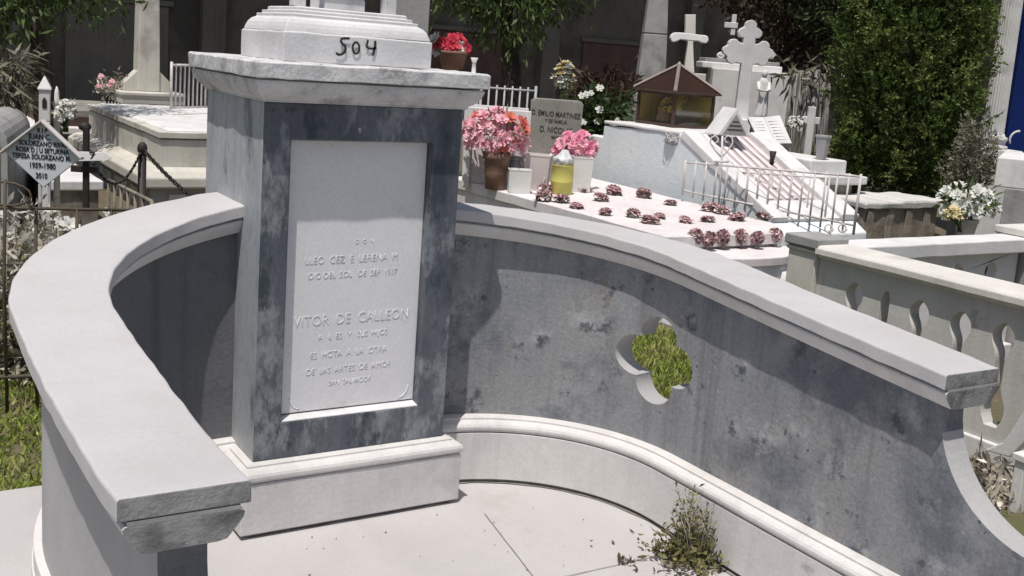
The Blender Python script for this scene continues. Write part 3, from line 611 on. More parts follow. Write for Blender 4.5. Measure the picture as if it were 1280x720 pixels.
def blossom_mesh(mb, c, nrm, r, petals=7, layers=2, cup=.5):
    nrm = Vector(nrm).normalized(); a = nrm.orthogonal().normalized(); b_ = nrm.cross(a)
    for L_ in range(layers):
        rr = r*(1-.36*L_); up0 = cup*rr*(.35+.75*L_); off = L_*.5
        for k in range(petals):
            t0 = 2*math.pi*(k+off)/petals + random.uniform(-.15,.15); hw_ = math.pi/petals*1.15
            def q(rad, ang, h): return Vector(c) + (a*math.cos(ang)+b_*math.sin(ang))*rad + nrm*h
            j = random.uniform(.8,1.15)
            mb.add([q(rr*.12,t0,0), q(rr*.62*j,t0-hw_,up0*.45), q(rr*j,t0-hw_*.45,up0*random.uniform(.7,1.2)), q(rr*j*1.04,t0+hw_*.4,up0*random.uniform(.6,1.2)), q(rr*.62*j,t0+hw_,up0*.5)], [(0,1,2,3,4)], False)
    return mb
def bouquet(name, label, cat, c, ru, rv, rd, nb, br, ms, leaf=None, stems_to=None, group=None, nleaf=120, part='blossom', leafL=.07, up=.5):
    """blooms spread over an ellipsoid around c (world), radii right/up/deep"""
    T = thing(name, label, cat, stems_to if stems_to is not None else c, 0, group); c = Vector(c); C_ = []
    for i in range(nb):
        for _ in range(60):
            d_ = Vector(RNG.normal(size=3)).normalized(); d_ = d_ if d_.dot(FH) < .35 else -d_
            if d_.z < -.55: d_.z = abs(d_.z)*.5
            f = random.uniform(.72,1.0); p = c + RH*(d_.x*ru*f) + Zv*(d_.z*rv*f) + FH*(d_.y*rd*f)
            p = c + (RH*d_.dot(RH)*ru + Zv*d_.z*rv + FH*d_.dot(FH)*rd)*f
            if all((p-q).length > br*.95 for q in C_) or _ == 59: break
        C_.append(p); m_ = ms[i % len(ms)] if isinstance(ms, list) else ms
        blossom_mesh(MB(), p, (p-c)+Zv*rv*up-FH*rd*.5, br*random.uniform(.8,1.2), random.choice((6,7,8)), 3 if br > .03 else 2, .7).build(part, m_, T)
    if leaf:
        n_ = nleaf; D = RNG.normal(size=(n_,3)); D[:,2] = np.abs(D[:,2])*.6-.2; D = unit(D)
        B = np.array([RH,FH,Zv]); P_ = np.array(c) + (D*np.array([ru,rd,rv])*RNG.uniform(.3,.95,(n_,1)))@B
        V, Q = leaves(P_, D@B + RNG.normal(size=(n_,3))*.3, RNG.uniform(leafL*.6,leafL*1.3,n_), leafL*.32); np_mesh('foliage', V, Q, leaf, T)
    if stems_to is not None:
        s_ = MB(); st = Vector(stems_to)
        for p in C_[:14]: s_.tube([st+Vector((random.uniform(-.02,.02),random.uniform(-.02,.02),0)), st.lerp(p,.55)+Vector((0,0,.02)), p], .0035, 4)
        s_.build('stems', M['leaf'], T)
    return T

# ------------------------------------------------------------------ pink tomb right behind the curved wall
TZ = .55
def DZ(u, v): return (onz(u, v, TZ)-CAM).dot(FW)          # distance of a spot on the pink tomb's top
A_, B_, C_, D_, E_, G_ = [Vector((*onz(*q, TZ)[:2], 0)) for q in ((566,228),(832,296),(980,291),(968,279),(745,236),(640,205))]
A_ = B_ + (onz(640,243,TZ)-onz(832,296,TZ)).normalized()*3.0; A_.z = 0; E_ = A_ + Vector((1.55,.12,0))
pk = thing('pink_tomb', 'low tomb with faded pink top and pale blue planter front, set with small maroon flowers', 'tomb', (B_.x, B_.y, GZ))
ctr_ = (A_+B_+C_+D_+E_)/5
def poly(z, k=0.0): return [p + (p-ctr_).normalized()*k + Vector((0,0,z)) for p in (A_,B_,C_,D_,E_)]
MB().rings([poly(GZ,-.04), poly(TZ-.0805,-.04)]).build('body', M['pinkt'], pk, bevel=.006)
MB().rings([poly(TZ-.08), poly(TZ-.005), poly(TZ,-.005)]).build('top_slab', M['pinkt'], pk, bevel=.006, wob=.005, wobs=5, sub=.12)
e1 = (C_-B_).normalized(); eN = Vector((e1.y,-e1.x,0)); LBC = (C_-B_).length
def arcpts(r0, z, n_=16): return [B_ + e1*(LBC*.56 - r0*math.cos(t)) + eN*(-.03 + r0*.62*math.sin(t)) + Vector((0,0,z)) for t in np.linspace(0, math.pi, n_)]
rP = LBC*.50; ZP = TZ-.10
MB().rings([arcpts(rP, GZ), arcpts(rP, ZP-.06)]).build('planter_body', M['blue'], pk, bevel=.006, wob=.003)
MB().rings([arcpts(rP+.03, ZP-.059), arcpts(rP+.03, ZP-.006), arcpts(rP+.02, ZP)]).build('planter_rim', M['pinkt'], pk, bevel=.005, wob=.003)
for k in range(5):
    t_ = .5+k*.5; p0 = B_ + e1*(LBC*.56-(rP+.012)*math.cos(t_)) + eN*(-.03+(rP+.012)*.62*math.sin(t_))
    MB().lathe((p0.x,p0.y,GZ),[(.035,0),(.035,.04),(.024,.05),(.024,ZP-.22),(.036,ZP-.18),(.036,ZP-.06)],10).build('colonnette', M['white'], pk)

# maroon flowers standing on it
def rosette(ball):
    T = thing('maroon_flower', '-', 'flower', (0,0,0)); bl = MB()
    if ball:
        for k in range(11):
            a = k*2.4; zz = 1-2*(k+.5)/11; rr = math.sqrt(1-zz*zz); n_ = Vector((rr*math.cos(a), rr*math.sin(a), zz)); blossom_mesh(bl, Vector((0,0,.085))+n_*.030, n_, .038, 5, 2, .8)
        bl.build('petals', M['maroon'], T)
        MB().tube([(0,0,-.01),(.004,0,.03),(0,0,.07)], .012, 6).build('stem', M['tan'], T)
    else:
        blossom_mesh(bl, (0,0,.035), (0,0,1), .070, 8, 3, .45)
        for k in range(5):
            a = k*1.257; blossom_mesh(bl, (.034*math.cos(a),.034*math.sin(a),.03), (math.cos(a),math.sin(a),.9), .036, 5, 2, .7)
        bl.build('petals', M['maroon'], T)
        MB().lathe((0,0,-.002),[(.045,0),(.05,.012),(.03,.030),(.012,.038)],8).build('calyx', M['tan'], T)
    return T
spots = [(681,241),(681,251),(702,253),(720,260),(730,240),(750,251),(766,243),(757,269),(791,272),(804,247),(812,279),(824,273),(838,256),(856,278),(887,264),(885,277),(922,275),(953,274),(902,267)]
spots.sort(key=lambda s_: s_[0]); proto = None
ORD2 = ['leftmost','second','third','fourth','fifth','sixth','seventh','eighth','ninth','tenth','eleventh','twelfth','thirteenth','fourteenth','fifteenth','sixteenth','seventeenth','eighteenth','rightmost']
for i, (u_, v_) in enumerate(spots):
    p = onz(u_, v_, TZ+.002)
    if proto is None: proto = rosette(False); T = proto
    else: T = copy_tree(proto)
    T.location = p; T.rotation_euler = (random.uniform(-.25,.25), random.uniform(-.25,.25), random.uniform(0, 6.28)); s_ = random.uniform(.75, 1.3); T.scale = (s_*random.uniform(.8,1.3), s_, s_*random.uniform(.7,1.15))
    T['label'] = ('withered maroon flower lying on the pink tomb top, %s of those scattered there' if i in (0,18) else 'withered maroon flower on the pink tomb top, %s from the left of those scattered') % ORD2[i]
    T['group'] = 'maroon flowers scattered on the pink tomb top'
pball = None
for i, (u_, v_) in enumerate([(867,303),(883,304),(904,303),(925,301),(945,302),(967,299)]):
    p = onz(u_, v_+9, ZP+.002)
    if pball is None: pball = rosette(True); T = pball
    else: T = copy_tree(pball)
    T.location = p; T.rotation_euler = (random.uniform(-.15,.15), random.uniform(-.15,.15), random.uniform(0,6)); s_ = random.uniform(.9,1.1); T.scale = (s_,s_,s_)
    T['label'] = 'round maroon flower standing on the planter rim, %s from the left in that row' % ORD[i]; T['group'] = 'maroon flowers in a row on the planter rim'

# things on the far left of the pink tomb
def up_box(name, label, cat, u0, u1, v0, v1, d, t, mt_, part='box', taper=.0, rz=0, extra=None):
    T = thing(name, label, cat, base_at((u0+u1)/2, v1, d, pz(v1, (u0+u1)/2, d)), 0)
    um, vm = (u0+u1)/2, (v0+v1)/2; p = at(um, v1, d); w0 = (u1-u0)*d/F; h = pz(v0,um,d)-p.z; a = YAW+rz
    Mx = Matrix.Rotation(a, 3, 'Z'); c = Vector((p.x,p.y,0)) + Mx@Vector((0,t/2,0))
    def rg(f, z): return [c + Mx@Vector((sx_*w0/2*f, sy_*t/2*f, 0)) + Vector((0,0,z)) for sx_,sy_ in ((-1,-1),(1,-1),(1,1),(-1,1))]
    f0 = 1-taper
    o = MB().rings([rg(f0,p.z), rg(1,p.z+h*.96), rg(1.03,p.z+h*.962), rg(1.03,p.z+h), rg(.93,p.z+h), rg(.90,p.z+h*.9)]).build(part, mt_, T, bevel=.003)
    if extra: extra(T, Mx, c, p.z, h, w0, t)
    return T
# pink headboard and side frame
d = DZ(620,232)
hb = thing('pink_headboard', 'pale pink painted headboard with framed edge behind the tall pink bouquet', 'gravestone', base_at(620, 235, d, TZ))
pbox(583, 661, 136, 232, d, .05).build('panel', M['pinkt'], hb, bevel=.006)
pbox(580, 589, 133, 236, d-.035, .034).build('frame_post', M['white'], hb, bevel=.005)
pbox(589.5, 661, 133, 140, d-.03, .029).build('frame_rail', M['white'], hb, bevel=.005)
pot = thing('clay_pot', 'brown clay flower pot holding the tall pink bouquet', 'flower pot', onz(618, 236, TZ+.002)); b0 = pot.location.copy(); dP = DZ(618,236); S = dP/F
MB().lathe(b0, [(12*S,0),(13.5*S,20*S),(15.5*S,36*S),(17.5*S,38*S),(17.5*S,46*S),(15.5*S,46*S),(14*S,38*S),(.002,38*S)], 24).build('pot_body', M['clay'], pot)
pz0_ = Vector((b0.x,b0.y,b0.z+39*S))
bouquet('silk_bouquet', 'big bouquet of pink silk flowers with coral blooms on its right, in brown pot', 'flowers', at(619,168,dP-.03), 41*S, 30*S, 28*S, 46, 10*S, [M['pink']]*6+[M['coral']], M['dry'], pz0_, nleaf=160, leafL=.09)
d = DZ(694,229)
gs = thing('gravestone', 'grey green upright gravestone with worn lettering between two pink bouquets', 'gravestone', base_at(694, 205, d, TZ))
c_ = at(694, 160, d); g = MB(); Zt = pz(124,694,d); hw_ = 33*d/F
A = [(-hw_*.86,TZ),(hw_*.9,TZ),(hw_,Zt-.03),(hw_*.93,Zt-.012),(hw_*.8,Zt),(-hw_*.8,Zt),(-hw_*.93,Zt-.012),(-hw_,Zt-.03)]
O3 = Vector((c_.x,c_.y,0)); g.prism([O3+RH*x+Zv*z for x,z in A], FH*.10); gslab = g.build('slab', M['sage'], gs, bevel=.008)
for tx, v_, sz in (('D. EMILIO MARTINEZ', 143, 9.0), ('Y DE FAMILIA', 152, 6.5), ('D. NICOLAS', 163, 10.5), ('MAYO', 172, 6)):
    q = onplane(695, v_, c_-FH*.003-FH*(c_-Vector((c_.x,c_.y,c_.z))).dot(FH), FH); text_mesh(gslab, tx, sz*d/F, Vector((q.x,q.y,q.z)), RH+Zv*-.03, Zv, M['concrete'] if False else M['bark'], .001, .0002, 'lettering', sx=.72)
def lid_bag(T, Mx, c, z, h, w0, t): pass
wb = up_box('carton', 'small white square carton with a dark printed mark, beside the clay pot', 'carton', 635, 663, 212, 242, DZ(649,242), .15, M['plastic'], 'carton_body', .02, .1)
q = at(651, 218, DZ(649,242)-.012); mk = MB(); mk.prism([q+RH*-.035+Zv*-.012, q+RH*.045+Zv*-.012, q+RH*.045+Zv*.0, q+RH*.02+Zv*.012, q+RH*-.01+Zv*.006], -FH*.0015); mk.build('printed_mark', M['black'], wb)
up_box('white_bucket', 'pinkish white square plastic bucket between carton and yellow can', 'bucket', 653, 685, 193, 239, DZ(669,239), .19, M['bucket'], 'bucket_body', .2, -.15)
up_box('white_bucket', 'speckled white plastic bucket right of the yellow can, under the magenta bouquet', 'bucket', 714, 739, 196, 241, DZ(726,241), .17, M['plastic'], 'bucket_body', .12, .1)
jar = thing('glass_jar', 'small grey lidded jar standing behind the white carton', 'jar', onz(641, 235, TZ+.002)); dJ = DZ(641,235); S = dJ/F; j0 = Vector((jar.location.x, jar.location.y, TZ)); jh = pz(199,642,dJ)-TZ
MB().lathe(j0, [(8*S,0),(8.5*S,jh*.75),(7*S,jh*.85),(7*S,jh)],16).build('jar_body', M['greyb'], jar)
MB().lathe(j0+Vector((0,0,jh+.0005)), [(7.6*S,0),(7.6*S,4*S),(6.5*S,4.6*S)],16).build('lid', M['concrete'], jar)
can = thing('yellow_can', 'yellow painted tin can with white plastic bag inside, on the pink tomb', 'can', onz(701, 242, TZ+.002)); dC = DZ(701,242); S = dC/F; k0 = can.location.copy(); hh = pz(205,701,dC)-TZ
MB().lathe(k0, [(13*S,0),(13.6*S,.004),(13.6*S,hh*.40),(14*S,hh*.42),(13.6*S,hh*.44),(13.6*S,hh*.97),(14*S,hh*.98),(14*S,hh),(13*S,hh),(12.8*S,hh*.9),(.003,hh*.9)],26).build('can_body', M['yellow'], can)
bg_ = thing('plastic_bag', 'crumpled whitish plastic bag sticking out of the yellow can', 'bag', k0+Vector((0,0,hh*.9)))
m_ = MB(); m_.lathe(k0+Vector((0,0,hh*.905)), [(9*S,0),(11*S,6*S),(13*S,10*S),(9*S,14*S),(5*S,19*S),(2*S,22*S)],18); m_.build('bag_body', M['bag'], bg_, wob=.018, wobs=24, sub=.02)
dM = DZ(726,238)+.05; S = dM/F; bouquet('silk_bouquet', 'smaller magenta pink bouquet leaning over the white buckets', 'flowers', at(719,184,dM), 27*S, 18*S, 20*S, 30, 8*S, [M['magenta'],M['magenta'],M['pink']], M['leaf'], at(722,205,dM), nleaf=60, leafL=.06)
# board wedge leaning beside the can
ln = thing('thin_stake', 'thin white stake leaning between white bucket and yellow can', 'stake', onz(676, 240, TZ)); pA = onz(676,240,TZ+.002); pB = at(689,192,DZ(676,240)+.05)
MB().tube([pA,pB],.008,5).build('rod', M['white'], ln)
cl_ = MB(); q = pA.lerp(pB,.5); cl_.tube([q+RH*-.015, q+RH*.015], .011, 6); cl_.build('clip', M['tan'], ln)

# ------------------------------------------------------------------ red flowers in their pot behind the pedestal
d = 9.6; S = d/F
p5 = thing('flower_pot', 'brown pot with red flowers, seen over the pedestal cornice', 'flower pot', base_at(565, 90, d, pz(92,565,d)))
zz0 = pz(88,565,d); k0 = Vector((p5.location.x, p5.location.y, zz0)); p5.location.z = GZ
MB().lathe(k0, [(13*S,0),(17*S,20*S),(18*S,20.5*S),(18*S,24*S),(16*S,24*S),(.002,20*S)],20).build('pot_body', M['clay'], p5)
MB().lathe((k0.x,k0.y,GZ), [(.19,0),(.19,.05),(.13,.06),(.13,zz0-GZ-.06),(.18,zz0-GZ-.05),(.18,zz0-GZ-.001)],4,False).build('pillar', M['sage'], p5)
bouquet('red_flowers', 'red and white silk flowers standing above the pedestal cornice', 'flowers', at(561,58,d), 26*S, 12*S, 16*S, 15, 8.5*S, [M['red'],M['red'],M['red'],M['wpetal'],M['red']], M['darkleaf'], k0+Vector((0,0,20*S)), nleaf=60, leafL=.07)
vz = thing('white_vase', 'slim white vase with flared lip, right of the red flowers', 'vase', base_at(592, 90, d)); q = base_at(592,90,d); zv = pz(92,592,d)
MB().lathe((q.x,q.y,GZ), [(.06,0),(.06,zv-GZ-.02),(.05,zv-GZ-.01),(.02,zv-GZ),(.018,zv-GZ+.09),(.035,zv-GZ+.14),(.03,zv-GZ+.14),(.012,zv-GZ+.08)],12).build('vase_body', M['white'], vz)
# grey stele with emblem right of the cross foot
d = 9.2
st = thing('grey_stele', 'tall light grey stele with oval emblem, right of the cross foot', 'gravestone', base_at(510, 60, d))
pbox(490, 532, -120, 330, d, .22, .25).build('slab', M['sage'] if False else M['concrete'], st, bevel=.01)
em = MB(); q = at(513, 4, d); Mx = Matrix.Rotation(YAW+.25,3,'Z'); em.tube([q+Mx@Vector((.062*math.cos(a),-.004,.085*math.sin(a))) for a in np.linspace(0,6.28,22)], .010, 6)
em.tube([q+Mx@Vector((-.03,-.004,.03)), q+Mx@Vector((.03,-.004,.02)), q+Mx@Vector((0,-.004,-.04))], .010, 6); em.build('emblem', M['iron'], st)
# ------------------------------------------------------------------ pale blue sloping tomb
xw = 4.85; xr = xw+.98
wd = thing('sloping_tomb', 'pale blue and white tomb with long pink ribbed slope between two white borders', 'tomb', (xw+.5, 3.9, GZ))
pf = [(5.45,GZ),(5.45,.93),(5.2,.93),(5.2,1.04),(4.05,1.07),(2.82,.47),(2.70,.40),(2.70,GZ)]
bm_ = MB(); bm_.prism([(xw,y,z) for y,z in pf], (xr-xw,0,0)); bm_.build('body', M['blue'], wd, bevel=.015)
sl_ = Vector((0,2.82-4.05,.47-1.07)).normalized(); nz_ = Vector((0,sl_.z,-sl_.y))
if nz_.z < 0: nz_ = -nz_
def slp(x, t, h): p = Vector((x,4.05,1.07))+sl_*t+nz_*h; return p
def slabp(x0, x1, t0, t1, h0, h1):
    return MB().rings([[slp(x0,t0,h),slp(x1,t0,h),slp(x1,t1,h),slp(x0,t1,h)] for h in (h0,h1)])
Ls = math.hypot(4.05-2.82, 1.07-.47)
slabp(xw-.012, xw+.16, .02, Ls-.02, -.03, .05).build('border_kerb', M['white'], wd, bevel=.01, wob=.008, sub=.12)
slabp(xr-.20, xr+.012, .02, Ls-.02, -.03, .06).build('border_kerb', M['white'], wd, bevel=.01, wob=.008, sub=.12)
slabp(xw+.162, xr-.202, .04, Ls-.30, -.02, .018).build('slope_field', M['pinkd'], wd, bevel=.004)
for i in range(6):
    x = xw+.20+i*.095; slabp(x, x+.045, .05, Ls-.31, .0185, .034).build('rib', M['pinkt'], wd, bevel=.006, wob=.006, wobs=7, sub=.15)
slabp(xw+.162, xr-.202, Ls-.29, Ls-.02, -.02, .03).build('lower_step', M['white'], wd, bevel=.008)
MB().bb(xw-.01, xr+.01, 4.07, 5.19, 1.058, 1.088).build('platform', M['white'], wd, bevel=.01, wob=.008, sub=.15)
# dish of dried stuff on the sloping tomb's shoulder
q = at(845, 178, (Vector((xw+.1,3.9,1.05))-CAM).dot(FW)); q = onx(846,180,xw+.06)
du = thing('wire_basket', 'small tangled wire basket lying on the blue tomb shoulder below the glass case', 'basket', q)
wb_ = MB()
for k in range(26):
    a = random.uniform(0,6.28); r_ = random.uniform(.05,.14); wb_.tube([q+Vector((r_*math.cos(a+t)*1.0,r_*math.sin(a+t)*.8,.02+.05*random.random()+.03*math.sin(3*t))) for t in np.linspace(0,random.uniform(1.5,4),9)], .0035, 4)
wb_.build('wire_tangle', M['wire'], du)
MB().lathe(q, [(.05,-.02),(.10,.0),(.115,.03),(.10,.03),(.004,.012)],16).build('dish', M['greyb'], du)

# ------------------------------------------------------------------ glass case
zc0 = 1.0885; c = onz(840,160,zc0); L_ = onx(794,150,c.x); R_ = ony(891,157,c.y)
wy = L_.y-c.y; wx = R_.x-c.x
if wy < .3: wy = .7
gx0, gx1, gy0, gy1 = c.x, c.x+min(wx,.85), c.y, c.y+min(max(wy,.5),.85); dg_ = (c-CAM).dot(FW); hE = 44*dg_/F; hR = 33*dg_/F
gc = thing('glass_case', 'brown framed glass grave case with pyramid roof, gold flowers inside, on the blue tomb', 'glass case', ((gx0+gx1)/2,(gy0+gy1)/2,zc0))
MB().bb(gx0,gx1,gy0,gy1,zc0,zc0+.03).build('base_frame', M['brown'], gc, bevel=.003)
for x in (gx0+.012, gx1-.012):
    for y in (gy0+.012, gy1-.012): MB().bb(x-.012,x+.012,y-.012,y+.012,zc0+.0305,zc0+hE-.03).build('corner_post', M['brown'], gc)
MB().rectstack(gx0,gx1,gy0,gy1,[(0,zc0+hE-.0295),(.0,zc0+hE-.012),(.04,zc0+hE-.010),(.04,zc0+hE+.006),(.03,zc0+hE+.008)]).build('eave_frame', M['brown'], gc, bevel=.002)
MB().bb(gx0+.02,gx1-.02,gy0+.005,gy0+.008,zc0+.031,zc0+hE-.03).build('pane', M['glass'], gc)
MB().bb(gx0+.005,gx0+.008,gy0+.02,gy1-.02,zc0+.031,zc0+hE-.03).build('pane', M['glass'], gc)
MB().bb(gx1-.010,gx1-.006,gy0+.02,gy1-.02,zc0+.031,zc0+hE-.03).build('back_board', M['ochre'], gc)
MB().bb(gx0+.02,gx1-.02,gy1-.010,gy1-.006,zc0+.031,zc0+hE-.03).build('back_board', M['ochre'], gc)
ap = Vector(((gx0+gx1)/2,(gy0+gy1)/2,zc0+hE+hR)); zr = zc0+hE+.009; cs = [Vector((gx0-.03,gy0-.03,zr)),Vector((gx1+.03,gy0-.03,zr)),Vector((gx1+.03,gy1+.03,zr)),Vector((gx0-.03,gy1+.03,zr))]
for i in range(4):
    a, b_ = cs[i], cs[(i+1)%4]; nn = (b_-a).cross(ap-a).normalized()
    MB().rings([[a,b_,ap],[a+nn*-.004,b_+nn*-.004,ap+nn*-.004]]).build('roof_pane', M['broof'], gc)
    dv = (ap-a); MB().tube([a+Vector((0,0,.006)), ap+Vector((0,0,.012))], .016, 4, False).build('roof_hip', M['ridge'], gc)
MB().lathe(ap+Vector((0,0,.0)), [(.03,-.01),(.025,.015),(.006,.04)],8).build('roof_cap', M['ridge'], gc)
cx_, cy_2 = (gx0+gx1)/2, (gy0+gy1)/2
gb = bouquet('gold_flowers', 'golden yellow blossoms standing inside the glass case', 'flowers', Vector((gx0+(gx1-gx0)*.36, gy0+.22, zc0+.20)), .12, .13, .1, 20, .040, M['gold'], M['leaf'], Vector((gx0+(gx1-gx0)*.36, gy0+.22, zc0+.032)), nleaf=40, leafL=.06)
fg = thing('plaster_figure', 'small rounded tan plaster figure in the left part of the glass case', 'figurine', Vector((gx0+.17, gy1-.25, zc0+.031)))
f0 = fg.location.copy(); MB().lathe(f0, [(.09,0),(.10,.03),(.075,.08),(.085,.13),(.06,.17),(.03,.18)],16).build('torso', M['tanfig'], fg)
MB().lathe(f0+Vector((0,0,.178)), [(.02,0),(.045,.02),(.052,.05),(.04,.08),(.004,.095)],14).build('head', M['tanfig'], fg)
wg = MB(); wg.prism([f0+Vector((.03,.07,.08)), f0+Vector((.19,.10,.18)), f0+Vector((.17,.09,.24)), f0+Vector((.08,.07,.20))], Vector((-.01,.03,0))); wg.build('wing', M['tanfig'], fg, bevel=.006)

# small A shaped shrine
zA = 1.0885; c = onz(899,169,zA); dA = (c-CAM).dot(FW); wA = 46*dA/F/.85; hA = 35*dA/F
ash = thing('tent_stone', 'white tent shaped stone with grey triangular face, right of the glass case', 'gravestone', (c.x+wA/2, c.y, zA))
wA = 44*dA/F; aA = YAW+.30; Xa = Vector((math.cos(aA), math.sin(aA), 0)); Ya = Vector((-Xa.y, Xa.x, 0)); c = Vector((c.x,c.y,0))
ash.location = (c.x, c.y, zA)
def aq_(x, y, z): return c + Xa*x + Ya*y + Vector((0,0,zA+z))
t_ = MB(); t_.prism([aq_(-.02,0,0),aq_(wA,0,0),aq_(wA/2-.01,0,hA)], Ya*.26); t_.build('body', M['white'], ash, bevel=.008)
fcz = MB(); fcz.prism([aq_(.035,-.006,.02),aq_(wA-.05,-.006,.02),aq_(wA/2-.01,-.006,hA-.055)], Ya*.0055); fpl = fcz.build('face_plate', M['concrete'], ash)
for z_, ww in ((.055,.15),(.09,.11),(.125,.06)): MB().box(aq_(wA/2-.01,-.0075,z_), (ww,.003,.009), aA).build('worn_line', M['bark'], fpl)

# ------------------------------------------------------------------ white picket fence and heart
def uvfence(name, label, A, B, n, r, m_, skip=()):
    (u0,t0,b0,d0),(u1,t1,b1,d1) = A, B; a1, a0 = at(u0,t0,d0), at(u0,b0,d0); e1, e0 = at(u1,t1,d1), at(u1,b1,d1)
    T = thing(name, label, 'fence', ((a0.x+e1.x)/2,(a0.y+e1.y)/2,(a0.z+e0.z)/2))
    MB().tube([a1, e1], r*1.1, 5).build('rail', m_, T); lo = a1.lerp(Vector((a1.x,a1.y,a0.z)),.84); hi = e1.lerp(Vector((e1.x,e1.y,e0.z)),.84); MB().tube([lo, hi], r*1.1, 5).build('rail', m_, T)
    for i in range(n+1):
        p = a1.lerp(e1, i/n); zb = a0.z+(e0.z-a0.z)*i/n
        MB().tube([(p.x,p.y,zb),(p.x,p.y,p.z+.02)], r*(1.35 if i in (0,n) else 1), 5).build('picket', m_, T)
    return T
dF = 8.55
fe = uvfence('picket_fence', 'thin white iron picket fence with heart finial, in front of the pink slope', (857,203,246,9.0), (1076,221,296,dF), 16, .0085, M['wire'])
hd = 8.9; hp = lambda u_, v_: at(u_, v_, hd)
for s_ in (-1, 1):
    pts = [(902,197),(902+s_*8,188),(902+s_*14,179),(902+s_*13,172),(902+s_*8,169.5),(902+s_*4,173),(902+s_*5,178),(902+s_*8,178)]
    MB().tube([hp(*q_) for q_ in pts], .007, 6).build('heart_scroll', M['wire'], fe)
MB().tube([hp(903,170), hp(902,203), hp(898,262)], .009, 6).build('heart_stem', M['wire'], fe)
MB().tube([hp(893,202), hp(911,202)], .010, 6).build('heart_collar', M['wire'], fe)
for u_ in (1036, 1053):
    MB().tube([at(u_+6*math.cos(a)*(1-a*.05), 285+6*math.sin(a)*(1-a*.05), dF) for a in np.linspace(0,8,20)], .007, 5).build('foot_scroll', M['wire'], fe)
uvfence('picket_fence', 'second shorter white picket row standing just behind the heart fence', (921,215,268,9.25), (1037,223,287,8.95), 5, .007, M['wire'])

# ------------------------------------------------------------------ white tomb with the open book
zb = .92; c = onz(1015,200,zb); L_ = onx(934,177,c.x); R_ = ony(1060,194,c.y); y1 = L_.y; x1 = R_.x
bt = thing('book_tomb', 'white two-step tomb slab carrying a stone open book and a grey bucket', 'tomb', ((c.x+x1)/2,(c.y+y1)/2,GZ))
MB().rectstack(c.x,x1,c.y,y1,[(0,zb-.13),(0,zb-.01),(-.01,zb)]).build('upper_slab', M['white'], bt, bevel=.008, wob=.004, sub=.2)
MB().rectstack(c.x,x1,c.y,y1,[(.06,zb-.22),(.14,zb-.20),(.14,zb-.135),(.12,zb-.131)]).build('lower_slab', M['white'], bt, bevel=.008)
MB().rectstack(c.x,x1,c.y,y1,[(.05,GZ),(.05,zb-.2205)]).build('body', M['sage'], bt, bevel=.006)
dB = (onz(965,182,zb)-CAM).dot(FW)
bk = thing('stone_book', 'white stone open book tilted on the white tomb slab', 'grave ornament', base_at(965,182,dB,zb))
B00, B10, B11, B01 = at(950,179,dB-.02), at(990,180,dB-.12), at(975,145,dB+.18), at(934,147,dB+.26)
for k,(p0,p1,p2,p3) in enumerate(((B00,(B00+B10)/2,(B01+B11)/2,B01),((B00+B10)/2,B10,B11,(B01+B11)/2))):
    nn = (p1-p0).cross(p3-p0).normalized(); nn = nn if nn.z > 0 else -nn; mid = nn*.018
    s0, s1 = (mid*0, nn*.02) if k == 1 else (nn*.02, mid*0)
    pg = MB().rings([[p0-nn*.05,p1-nn*.05,p2-nn*.05,p3-nn*.05],[p0+nn*.012,p1+nn*(.0),p2+nn*(.0),p3+nn*.012] if k == 0 else [p0+nn*.0,p1+nn*.012,p2+nn*.012,p3+nn*.0]]).build('page', M['paint'], bk, bevel=.006)
    for r_ in range(7):
        f = .14+.11*r_; a1 = p0.lerp(p3,f).lerp(p1.lerp(p2,f),.12+.06*random.random()); a2 = p0.lerp(p3,f).lerp(p1.lerp(p2,f),.88-.2*random.random())
        MB().tube([a1+nn*.0075, a2+nn*.0075], .0035, 4, False).build('text_line', M['cream'], pg)
ls = MB(); ls.prism([at(936,176,dB+.2), at(952,180,dB), at(940,152,dB+.24)], FH*.05); ls.build('lectern_wedge', M['concrete'], bk, bevel=.004)
bq = onz(1026,199,zb+.002); bkt = thing('grey_bucket', 'small tapered grey flower bucket on the front corner of the book tomb', 'bucket', bq); S = (bq-CAM).dot(FW)/F
MB().lathe(bq,[(6.5*S,0),(9.6*S,27*S),(10.6*S,27.5*S),(10.6*S,30*S),(9.2*S,30*S),(6*S,4*S),(.002,4*S)],8,False).build('bucket_body', M['greyb'], bkt, bevel=.003)
bq = at(964.5,206,9.6); bv = thing('black_vase', 'small black conical vase below the open book, by the pickets', 'vase', (bq.x,bq.y,GZ)); S = 9.6/F
MB().lathe((bq.x,bq.y,bq.z),[(3*S,0),(2.4*S,5*S),(4.4*S,17*S),(3.4*S,17*S),(.002,9*S)],12).build('vase_body', M['iron'], bv)
MB().lathe((bq.x,bq.y,GZ),[(.05,0),(.05,.03),(.012,.04),(.012,bq.z-GZ)],8).build('stake', M['iron'], bv)
# small white cross with blossoms
d = 11.4; S = d/F
wc = thing('small_cross', 'small plain white cross behind the book tomb, beside the grey bucket', 'cross', base_at(1012,175,d))
pbox(1007,1016,133,215,d,.06).build('upright', M['white'], wc, bevel=.006); pbox(998,1025,146,155,d-.008,.076).build('arm', M['white'], wc, bevel=.006)
pbox(1001,1022,214,235,d-.05,.16).build('foot_block', M['white'], wc, bevel=.01)
wf_ = MB()
bouquet('white_flowers', 'little bunch of white flowers with green, left of the small white cross', 'flowers', at(994,157,11.3), 9*S, 10*S, 8*S, 9, 5*S, M['wpetal'], M['darkleaf'], base_at(996,200,11.35), nleaf=50, leafL=.07)

